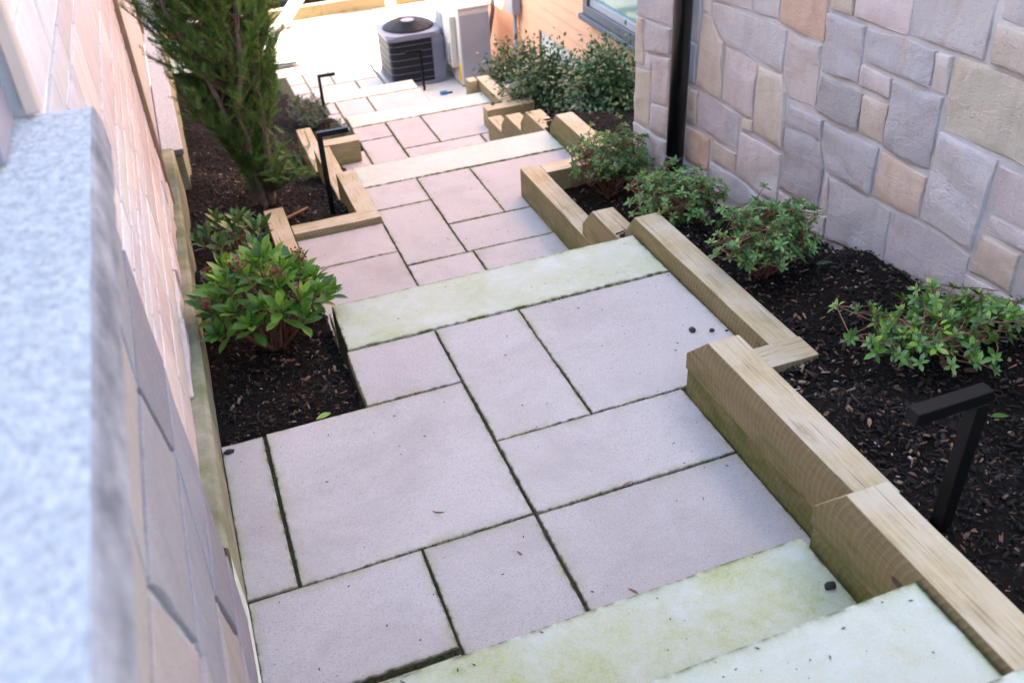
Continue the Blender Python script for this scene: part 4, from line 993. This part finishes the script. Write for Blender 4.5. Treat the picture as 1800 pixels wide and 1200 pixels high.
def put_leaf(me, parent, p, d, up, s):
    d = Vector(d).normalized(); x = d.cross(Vector(up)); x = x.normalized() if x.length > 1e-4 else d.orthogonal().normalized(); z = x.cross(d)
    o = bpy.data.objects.new('leaf', me); COL.objects.link(o); o.parent = parent; o.matrix_parent_inverse = Matrix.Translation(-Vector(parent.location))
    m = Matrix((x, d, z)).transposed(); o.rotation_mode = 'QUATERNION'; o.rotation_quaternion = m.to_quaternion(); o.location = p; o.scale = (s, s, s)
    return o

def azalea(base, rx, ry, h, nwh, label, seed, single=0, lean=(0, 0), L=.026, density=1):
    rng = random.Random(seed); t = empty('azalea_shrub', base, label=label, cat='shrub', group='small azaleas along the stone wall')
    T = Tubes(); tips = []; b = Vector(base)
    nb = max(7, nwh // 9)
    for i in range(nb):
        an = 2 * math.pi * (i + rng.random()) / nb; rr_ = math.sqrt(rng.uniform(.02, .8))
        e = b + Vector((math.cos(an) * rx * rr_ + lean[0] * .6, math.sin(an) * ry * rr_ + lean[1] * .6, h * (rng.uniform(.45, .9)) * (1 - .35 * rr_)))
        st = curve(rng, b + Vector((rng.uniform(-.02, .02), rng.uniform(-.02, .02), -.01)), e, 6, .12)
        T.add(st, [.0036 - .0004 * k for k in range(6)], 5)
        tips.append((st[-1], (st[-1] - st[-2]).normalized()))
        for j in range(max(3, nwh // nb)):
            q = st[rng.choice((2, 3, 4, 5))]
            an2 = rng.uniform(0, 6.28); rd = math.sqrt(rng.random())
            tgt = b + Vector((math.cos(an2) * rx * rd + lean[0], math.sin(an2) * ry * rd + lean[1], h * rng.uniform(.55, 1.0) * math.sqrt(max(.12, 1 - rd * rd * .75))))
            tgt = q.lerp(tgt, rng.uniform(.45, .95))
            if (tgt - q).length > .16: tgt = q + (tgt - q).normalized() * rng.uniform(.08, .17)
            tw = curve(rng, q, tgt, 4, .12); T.add(tw, [.0024, .002, .0017, .0013], 4)
            tips.append((tw[-1], (tw[-1] - tw[-2]).normalized()))
            if rng.random() < .35: tips.append((tw[2], (tw[2] - tw[1] + Vector((rng.uniform(-.02, .02), rng.uniform(-.02, .02), .01))).normalized()))
    T.build('stems', M['redstem'], t)
    pos = []; D = []; U = []; sc = []; ti = []
    for p, a in tips:
        a = (a + Vector((0, 0, .9))).normalized(); tone = min(1, max(0, rng.gauss(.52, .17)))
        for ring, (n, op, s) in enumerate(((5, 1.15, 1.0), (3, .55, .62))):
            for d in whorl(rng, p, a, n, op):
                pos.append(p - a * .004 * (1 - ring)); D.append(d); U.append(a); sc.append(s * rng.uniform(.7, 1.25)); ti.append(min(.999, max(0, tone + rng.gauss(0, .07) + (.13 if ring else 0) + (.4 if rng.random() < .025 else 0))))
    order = sorted(range(len(pos)), key=lambda i: -sc[i])
    tm = leaf_tmpl(L, L * .42, 3, .3, .12, .55)
    if single:
        me = mesh_obj_leaf('leaf', tm, 'leafobj2')
        for i in order[:single]: put_leaf(me, t, pos[i], D[i], U[i], sc[i])
        order = order[single:]
    if order:
        A = np.array([list(pos[i]) for i in order]); Dn = np.array([list(D[i]) for i in order]); Un = np.array([list(U[i]) for i in order])
        leaf_cloud('foliage', tm, A, basis(Dn, Un), np.array([sc[i] for i in order]), np.array([ti[i] for i in order]), 'azalea', t)
    return t
azalea((1.83, 1.60, .18), .42, .28, .17, 125, 'nearest sparse azalea with bright green rosettes, at the foot of the stone wall', 3, 300, (.0, .03), .031)
azalea((1.745, 2.36, .03), .22, .2, .38, 230, 'dense upright azalea behind the long sawn beam, second from the camera', 5, 0, (0, 0), .027)
azalea((1.77, 3.0, -.1), .24, .22, .38, 240, 'azalea in front of the downpipe base, third from the camera', 6, 0, (-.03, -.03), .027)
azalea((1.87, 3.85, -.35), .27, .24, .46, 300, 'azalea furthest down, left of the downpipe and spilling over the cross timber', 8, 0, (0.02, 0), .027)
azalea((1.70, 1.07, .22), .08, .06, .10, 14, 'tiny azalea sprig at the right edge, beyond the nearest path light', 9, 0, (0, 0), .022)

def skimmia(base, rx, ry, h, nst, label, seed, Lf=.094, name='skimmia_shrub', dark=False, berries=9):
    rng = random.Random(seed); t = empty(name, base, label=label, cat='shrub'); b = Vector(base)
    T = Tubes(); me = [mesh_obj_leaf('leaf', leaf_tmpl(Lf, Lf * w, 5, .28, dr, .62), 'leafobj_dark' if dark else 'leafobj') for w, dr in ((.33, .12), (.37, .25), (.30, .05))]
    n = 0; tips = []
    for i in range(nst):
        an = 2 * math.pi * i * .381966; r_ = math.sqrt((i + .5) / nst)
        e = b + Vector((math.cos(an) * rx * r_, math.sin(an) * ry * r_, h * (1 - .62 * r_ * r_) * rng.uniform(.85, 1.08)))
        st = curve(rng, b + Vector((math.cos(an) * .04, math.sin(an) * .04, -.01)), e, 6, .08); T.add(st, [.007, .006, .005, .0045, .004, .0032], 6)
        a = (st[-1] - st[-2]).normalized() * .7 + Vector((math.cos(an) * .25 * r_, math.sin(an) * .25 * r_, .75))
        tips.append((st, a.normalized()))
    T.build('stems', M['redstem'], t)
    cand = []
    for i, (st, a) in enumerate(tips):
        for lev, (back, cnt, op, s) in enumerate(((0, 4, .35, .78), (.018, 5, .72, 1.0), (.05, 4, 1.15, .95))):
            p = st[-1] - (st[-1] - st[-2]).normalized() * back
            for d in whorl(rng, p, a, cnt, op, .3):
                if d.z < -.5: d.z = -.3
                up = (a + Vector((0, 0, .4)) + Vector((rng.uniform(-.3, .3), rng.uniform(-.3, .3), 0)))
                cand.append((p, d, up, s * rng.uniform(.68, 1.2), -p.z - .5 * (b - p).length * 0 + p.y * .3))
    cand.sort(key=lambda c: c[4])
    for c in cand[:296]: put_leaf(rng.choice(me), t, *c[:4])
    rest = cand[296:]
    if rest:
        D_ = np.array([list(c[1]) for c in rest]); U_ = np.array([list(c[2]) for c in rest])
        leaf_cloud('foliage', leaf_tmpl(Lf, Lf * .34, 5, .28, .15, .62), np.array([list(c[0]) for c in rest]), basis(D_, U_), np.array([c[3] for c in rest]), np.random.default_rng(seed).uniform(.1, .75, len(rest)), 'skim', t)
    for i in range(berries):
        st, a = tips[(i * 3 + 1) % len(tips)]
        bb = Tubes(); c = st[-1] + a * .040
        bm = bmesh.new()
        for k in range(34):
            q = c + Vector((rng.gauss(0, .012), rng.gauss(0, .012), rng.gauss(.008, .013)))
            m = Matrix.Translation(q - Vector(c)); bmesh.ops.create_icosphere(bm, subdivisions=1, radius=rng.uniform(.003, .0046), matrix=m)
        link('berry_cluster', bm_mesh('berry_cluster', bm, True), M['berry'], t, loc=c)
    return t
M['leafobj_dark'] = leaf_obj_material('dark glossy leaf', .3, .15)
for nd in M['leafobj_dark'].node_tree.nodes:
    if nd.type == 'VALTORGB':
        for e in nd.color_ramp.elements: e.color = (e.color[0] * .5, e.color[1] * .55, e.color[2] * .9, 1)
M['skim'] = tint_material('glossy leaf mass', [(0, (.035, .09, .02)), (.5, (.10, .24, .035)), (1, (.24, .40, .06))], .35, .5, .25)
skimmia((.07, 2.86, -.08), .225, .20, .36, 36, 'bright green glossy skimmia with dusky red bud clusters beside the first lower step', 12, .088)
skimmia((.02, 3.74, -.22), .17, .14, .25, 12, 'darker broad leaved shrub just behind the bright skimmia, by the footing of the left wall', 14, .075, 'evergreen_shrub', True, 0)

def hedge(base, rx, ry, rz, n, label, seed, L=.032):
    rng = np.random.default_rng(seed); r2 = random.Random(seed); b = Vector(base)
    t = empty('evergreen_shrub', base, label=label, cat='shrub', group='dark evergreen shrubs in front of the orange house')
    T = Tubes(); nodes = []
    for i in range(46):
        u = r2.random() * 2 * math.pi; el = math.asin(r2.uniform(.05, 1)); k = r2.uniform(.75, 1.12)
        e = b + Vector((math.cos(u) * math.cos(el) * rx * k, math.sin(u) * math.cos(el) * ry * k, math.sin(el) * rz * k))
        st = curve(r2, b, e, 7, .08); T.add(st, [.009 - .0011 * q for q in range(7)], 4); nodes += [np.array(q) for q in st[2:]]
    T.build('stems', M['bark'], t)
    nodes = np.array(nodes); idx = rng.integers(0, len(nodes), n); sp = rng.normal(0, 1, (n, 3)) * np.array([rx, ry, rz]) * .17
    pos = nodes[idx] + sp; c = np.array(base) + (0, 0, rz * .3); out = pos - c
    D = out / np.linalg.norm(out, axis=1, keepdims=True) + rng.normal(0, .6, (n, 3)); U = rng.normal(0, .5, (n, 3)) + (0, 0, 1)
    tint = np.clip(rng.normal(.5, .22, n), 0, 1)
    leaf_cloud('foliage', leaf_tmpl(L, L * .58, 2, .3, .15), pos, basis(D, U), rng.uniform(.6, 1.3, n), tint, 'hedge', t)
hedge((2.68, 5.55, -.62), .38, .38, .37, 6200, 'nearest dark evergreen shrub, tucked against the far corner of the stone house', 1, .036)
hedge((2.72, 6.5, -.92), .42, .38, .37, 6000, 'middle dark evergreen shrub between its two neighbours below the orange wall', 2, .036)
hedge((2.82, 7.7, -1.25), .34, .34, .42, 4600, 'furthest dark evergreen shrub, next to the heat pump', 3, .036)

# conifer: several leaning stems carrying flat needle sprays
def conifer():
    r2 = random.Random(21); rng = np.random.default_rng(21); base = Vector((.24, 4.86, -.52))
    t = empty('conifer_tree', base, label='bushy dark green conifer with several bare leaning stems, in the left bed', cat='tree')
    T = Tubes(); stems = []
    for (path, r0) in (([(.24, 4.88, -.55), (.225, 4.82, -.30), (.215, 4.75, -.1), (.20, 4.68, .12), (.27, 4.62, .42), (.30, 4.6, .72), (.32, 4.55, 1.4), (.3, 4.5, 2.2)], .024),
                       ([(.27, 4.9, -.55), (.30, 4.8, -.22), (.315, 4.75, .0), (.33, 4.72, .28), (.40, 4.72, .6), (.42, 4.7, 1.2), (.42, 4.7, 2.0)], .024),
                       ([(.22, 4.84, -.33), (.17, 4.75, -.05), (.11, 4.68, .22), (.05, 4.65, .45), (-.02, 4.62, .66), (-.05, 4.6, 1.2), (-.08, 4.6, 1.9)], .017),
                       ([(.24, 4.9, -.4), (.22, 4.95, .1), (.18, 5.0, .6), (.15, 5.0, 1.2), (.14, 5.0, 2.0)], .018),
                       ([(.26, 4.95, -.4), (.36, 5.0, .1), (.40, 5.02, .7), (.40, 5.0, 1.6)], .016)):
        P = [Vector(p) for p in path]; fine = []
        for a, c in zip(P[:-1], P[1:]):
            for k in range(4): fine.append(a.lerp(c, k / 4) + Vector((r2.gauss(0, .003), r2.gauss(0, .003), 0)))
        fine.append(P[-1]); n = len(fine); T.add(fine, [r0 * (1 - .7 * i / n) * (1 + .12 * math.sin(i * 1.7)) for i in range(n)], 8); stems.append(fine)
    T.build('trunk', M['bark2'], t)
    B = Tubes(); sprays = []
    def rad(z):      # crown radius against height
        return np.interp(z, [-.35, -.2, 0, .25, .6, 1.0, 2.0, 2.5], [.02, .06, .21, .34, .40, .41, .36, .1])
    axis = lambda z: Vector((np.interp(z, [-.5, 0, .6, 2], [.25, .19, .17, .17]), 4.8, z))
    for i in range(1250):
        z = -.25 + 2.6 * r2.random() ** 1.5; s = r2.choice(stems); q = min(s, key=lambda p: abs(p.z - (z - .24)))
        an = r2.uniform(0, 2 * math.pi)
        if z < .35 and math.sin(an) < 0 and r2.random() < .75: an = -an
        R_ = float(rad(z)) * r2.uniform(.5, 1.0)
        e = axis(z) + Vector((math.cos(an) * R_, math.sin(an) * R_, r2.uniform(0, .12)))
        br_ = curve(r2, q, e, 6, .08); B.add(br_, [.0042, .0036, .003, .0024, .0018, .0012], 4)
        for k in range(20 if z < 1.0 else 6):
            f = r2.uniform(.35, 1); j = min(4, int(f * 5)); p = br_[j].lerp(br_[j + 1], r2.random())
            d = (br_[j + 1] - br_[j]).normalized() + Vector((r2.gauss(0, .8), r2.gauss(0, .8), r2.gauss(.5, .4))); sprays.append((p, d.normalized()))
    # a low tuft at the foot, right of the stems
    for i in range(46):
        q = Vector((.27, 4.84, -.42)); e = Vector((.38 + r2.gauss(0, .07), 4.68 + r2.gauss(0, .09), -.30 + abs(r2.gauss(0, .13))))
        br_ = curve(r2, q, e, 5, .1); B.add(br_, [.003, .0025, .002, .0015, .001], 4)
        for k in range(5): sprays.append((br_[r2.choice((2, 3, 4))], (Vector((r2.gauss(0, .7), r2.gauss(0, .7), r2.gauss(.5, .4)))).normalized()))
    B.build('branches', M['bark'], t)
    # needle spray template: a 7 cm twig with two ranks of needles
    v = []; f = []
    def quad(a, b, w):
        o = len(v); a = np.array(a); b = np.array(b); d = b - a; s = np.cross(d, (0, 0, 1)); s = s / max(np.linalg.norm(s), 1e-6) * w
        v.extend([a - s, a + s, b + s * .35, b - s * .35]); f.append((o, o + 1, o + 2, o + 3))
    quad((0, 0, 0), (0, .07, 0), .0008)
    for k in range(11):
        y = .004 + k * .0064; l = .019 * (1 - .035 * k)
        for sx in (-1, 1): quad((0, y, 0), (sx * l * .84, y + l * .5, .0035 * ((k % 3) - .6)), .0014)
    quad((0, .066, 0), (0, .082, .002), .0013)
    tm = (np.array(v), np.array(f), np.zeros(len(v)))
    pos = np.array([list(p) for p, _ in sprays]); D = np.array([list(d) for _, d in sprays]); n = len(pos)
    U = rng.normal(0, .45, (n, 3)) + (0, 0, 1)
    rel = np.hypot(pos[:, 0] - .22, pos[:, 1] - 4.8) / .4
    tint = np.clip(rng.normal(.5, .2, n), 0, 1)
    leaf_cloud('foliage', tm, pos, basis(D, U), rng.uniform(.65, 1.15, n), tint, 'needle', t)
conifer()

def sprigs(name, base, rx, ry, h, n, label, seed, material='lavender', L=.022, cat='plant', group=None):
    r2 = random.Random(seed); rng = np.random.default_rng(seed); b = Vector(base); t = empty(name, base, label=label, cat=cat, group=group); T = Tubes(); pos = []; D = []
    for i in range(n):
        an = r2.uniform(0, 6.28); rd = math.sqrt(r2.random())
        s0 = b + Vector((math.cos(an) * rx * rd * .6, math.sin(an) * ry * rd * .6, 0)); e = b + Vector((math.cos(an) * rx * rd * 1.05, math.sin(an) * ry * rd * 1.05, h * r2.uniform(.6, 1.1) * (1 - .4 * rd)))
        st = curve(r2, s0, e, 5, .1); T.add(st, [.0022, .0018, .0015, .0012, .001], 3)
        for k in range(9):
            q = st[1 + k % 4].lerp(st[min(4, 2 + k % 4)], r2.random()); pos.append(list(q)); D.append([r2.gauss(0, .8), r2.gauss(0, .8), r2.uniform(.3, 1.3)])
    T.build('stems', M['bark'], t); m = len(pos)
    leaf_cloud('foliage', leaf_tmpl(L, L * (.22 if material == 'lavender' else .5), 2), np.array(pos), basis(np.array(D), rng.normal(0, .4, (m, 3)) + (0, 0, 1)), rng.uniform(.7, 1.3, m), rng.random(m), material, t)
sprigs('lavender_plant', (.90, 7.75, -1.20), .16, .34, .22, 190, 'larger grey green lavender clump spilling towards the paving beside the far left light', 31, L=.034, group='lavender clumps')
sprigs('lavender_plant', (.99, 6.72, -1.0), .09, .12, .17, 70, 'small lavender tuft directly behind the cross timber', 32, L=.03, group='lavender clumps')
for i, (x, y, lab) in enumerate(((1.35, 13.95, 'yellow green shrub of the sunlit planter nearest the conifer'), (1.95, 14.0, 'second yellow green shrub from the left in the sunlit planter'),
                                 (2.45, 14.1, 'yellow green shrub in the middle of the sunlit planter'), (2.95, 14.15, 'yellow green shrub just behind the white post'), (3.6, 14.3, 'rightmost yellow green shrub in the sunlit planter'))):
    sprigs('golden_shrub', (x, y, -1.80), .20, .20, .42, 230, lab, 50 + i, 'yellow', .05, 'shrub', 'golden shrubs in the planter')

# ------------------------------------------------------------------ small things lying about
def blob(name, p, s, material, seed, squash=.7, **k):
    r = random.Random(seed); bm = bmesh.new(); bmesh.ops.create_icosphere(bm, subdivisions=2, radius=1)
    for v in bm.verts:
        q = 1 + .28 * mnoise.noise(v.co * 1.6 + Vector((seed, 0, 0))); v.co = Vector((v.co.x * s[0] * q, v.co.y * s[1] * q, v.co.z * s[2] * q * squash))
    return link(name, bm_mesh(name, bm, True), M[material], loc=(p[0], p[1], p[2] + s[2] * squash * .9), **k)
blob('pebble', (1.382, 2.20, Z1), (.011, .013, .011), 'pebble', 1, label='larger dark pebble on the big corner paver by the retaining timber', cat='pebble')
blob('pebble', (1.44, 2.172, Z1), (.009, .008, .009), 'pebble', 2, label='round dark pebble, middle one of three on the corner paver', cat='pebble')
blob('pebble', (1.487, 2.155, Z1), (.008, .004, .003), 'pebble', 3, label='flat sliver of dark grit next to the timber on the corner paver', cat='pebble')
blob('pebble', (-.148, 2.215, Z1), (.016, .010, .008), 'pebble', 4, label='dark crumb of soil at the corner of the narrow left paver', cat='pebble')
blob('pebble', (1.02, 1.005, Z_N2), (.014, .010, .010), 'pebble', 5, label='dark pebble at the end of the green stained step', cat='pebble')
def crumbs():
    Vv = []; F = []; T = []
    spots = []
    for _ in range(620):
        x = rnd.uniform(-.15, 1.5); y = rnd.uniform(1.18, 2.86)
        if rnd.random() > .25 + .6 * max(0, (x - .7)) and y > 1.3: continue
        if x > 1.2 and y < 1.95: continue
        spots.append((x, y, Z1))
    for _ in range(45): spots.append((rnd.uniform(-.1, 1.03), rnd.uniform(.86, 1.14), Z_N2))
    for _ in range(30): spots.append((rnd.uniform(.2, 1.03), rnd.uniform(.57, .83), Z_N1))
    for _ in range(160): spots.append((rnd.uniform(.35, 1.48), rnd.uniform(3.5, 4.6), Z2))
    for x, y, z in spots:
        if x < .283 and y > 2.25: continue
        L = rnd.choice((.0015, .002, .002, .003, .003, .006)); w = min(L * .5, .0016); a = rnd.uniform(0, 3.14); o = len(Vv); c, s = math.cos(a), math.sin(a)
        for dx, dy, dz in ((L, 0, 0), (0, w, 0), (-L, 0, 0), (0, -w, 0), (0, 0, w * 1.6)): Vv.append((x + dx * c - dy * s, y + dx * s + dy * c, z + .0012 + dz))
        for f in ((0, 1, 4), (1, 2, 4), (2, 3, 4), (3, 0, 4)): F.append(tuple(o + i for i in f))
        T += [rnd.uniform(0, .8)] * 5
    link('grit', np_mesh('grit', Vv, np.array(F), {'tint': T}), M['chip'], kind='stuff', label='dark grit and crumbs strewn over the pavers')
crumbs()
def needle(p, ln, a, label, bow=.25):
    T = Tubes(); pts = []
    for k in range(7):
        t = k / 6 - .5; x = t * ln; y = bow * ln * (.25 - t * t); pts.append((p[0] + x * math.cos(a) - y * math.sin(a), p[1] + x * math.sin(a) + y * math.cos(a), p[2] + .003))
    T.add(pts, [.0006, .0014, .0018, .002, .0018, .0012, .0005], 5); T.build('dry_leaf', M['debris'], label=label, cat='dry leaf')
needle((.352, 1.742, Z1), .035, -.5, 'curved reddish dry leaf in the middle of the big paver', -.5)
needle((.855, 1.635, Z1), .05, .25, 'dry needle lying across the long joint between pavers', .1)
needle((.71, 1.30, Z1), .03, -1.0, 'thin bent dry needle near the green stained step', .3)
needle((.50, 1.52, Z1), .02, -1.1, 'short straight twig near the joint crossing', .05)
needle((1.085, .70, Z_N1), .04, -.6, 'dry needle in the gap beside the nearest beam', .2)
def dead_stem(name, pts, r, label, material='redstem'):
    T = Tubes(); T.add(curve(random.Random(4), pts[0], pts[1], 7, .15), [r * (1 - .08 * k) for k in range(7)], 7, True); T.build(name, M[material], label=label, cat='twig')
dead_stem('bent_root', [(.22, 4.42, -.40), (.45, 4.72, -.50)], .012, 'curved reddish root arching out of the mulch by the left timbers')
dead_stem('fallen_stick', [(-.13, 3.25, -.12), (-.10, 2.92, -.08)], .008, 'reddish stick lying along the footing beside the bright skimmia')
def litter():
    me = np_mesh('leaf_litter', *leaf_tmpl(.03, .014, 3, .5, .3)[:2], smooth=True); V0, F0, _ = leaf_tmpl(.024, .011, 3, .6, .4); n = 620
    x = nr.uniform(1.32, 2.08, n); y = nr.uniform(.9, 3.6, n); k = kr(x, y); x, y = x[k], y[k]; z = gr(x, y) + .014
    x2 = nr.uniform(-.15, .6, 200); y2 = nr.uniform(2.28, 4.8, 200); k = kl(x2, y2); x2, y2 = x2[k], y2[k]; z2 = gl(x2, y2) + .014
    P = np.stack([np.r_[x, x2], np.r_[y, y2], np.r_[z, z2]], 1); n = len(P)
    D = nr.normal(0, 1, (n, 3)) * (1, 1, .25); U = nr.normal(0, .5, (n, 3)) + (0, 0, 1)
    leaf_cloud('leaf_litter', (V0, F0, None), P, basis(D, U), nr.uniform(.35, 1.15, n), np.clip(nr.normal(.88, .06, n), .75, .985), 'chip', None)
    bpy.data.meshes.remove(me)
litter(); bpy.data.objects['leaf_litter']['label'] = 'rust coloured dry leaf bits lying on the bark mulch'
def flat_leaf(p, L, a, label, material='leafobj'):
    v, f, mid = leaf_tmpl(L, L * .45, 5, .2, .1); me = np_mesh('fallen_leaf', v, f, {'mid': mid}, smooth=True)
    o = link('fallen_leaf', me, M[material], loc=p, label=label, cat='fallen leaf'); o.rotation_euler = (.1, .08, a); return o
flat_leaf((1.735, 1.26, .235), .045, 1.2, 'dark green fallen leaf on the mulch between beam and nearest azalea')
flat_leaf((.12, 2.285, -.018), .05, -1.3, 'blue green fallen leaf at the edge of the big paver')
flat_leaf((1.93, 2.22, .12), .06, 1.4, 'large dark green fallen leaf between the two nearest azaleas', 'leafobj_dark')
blob('wood_chip', (1.62, .95, .235), (.05, .022, .01), 'timber', 8, label='big pale weathered wood chip beside the nearest light', cat='wood chip')
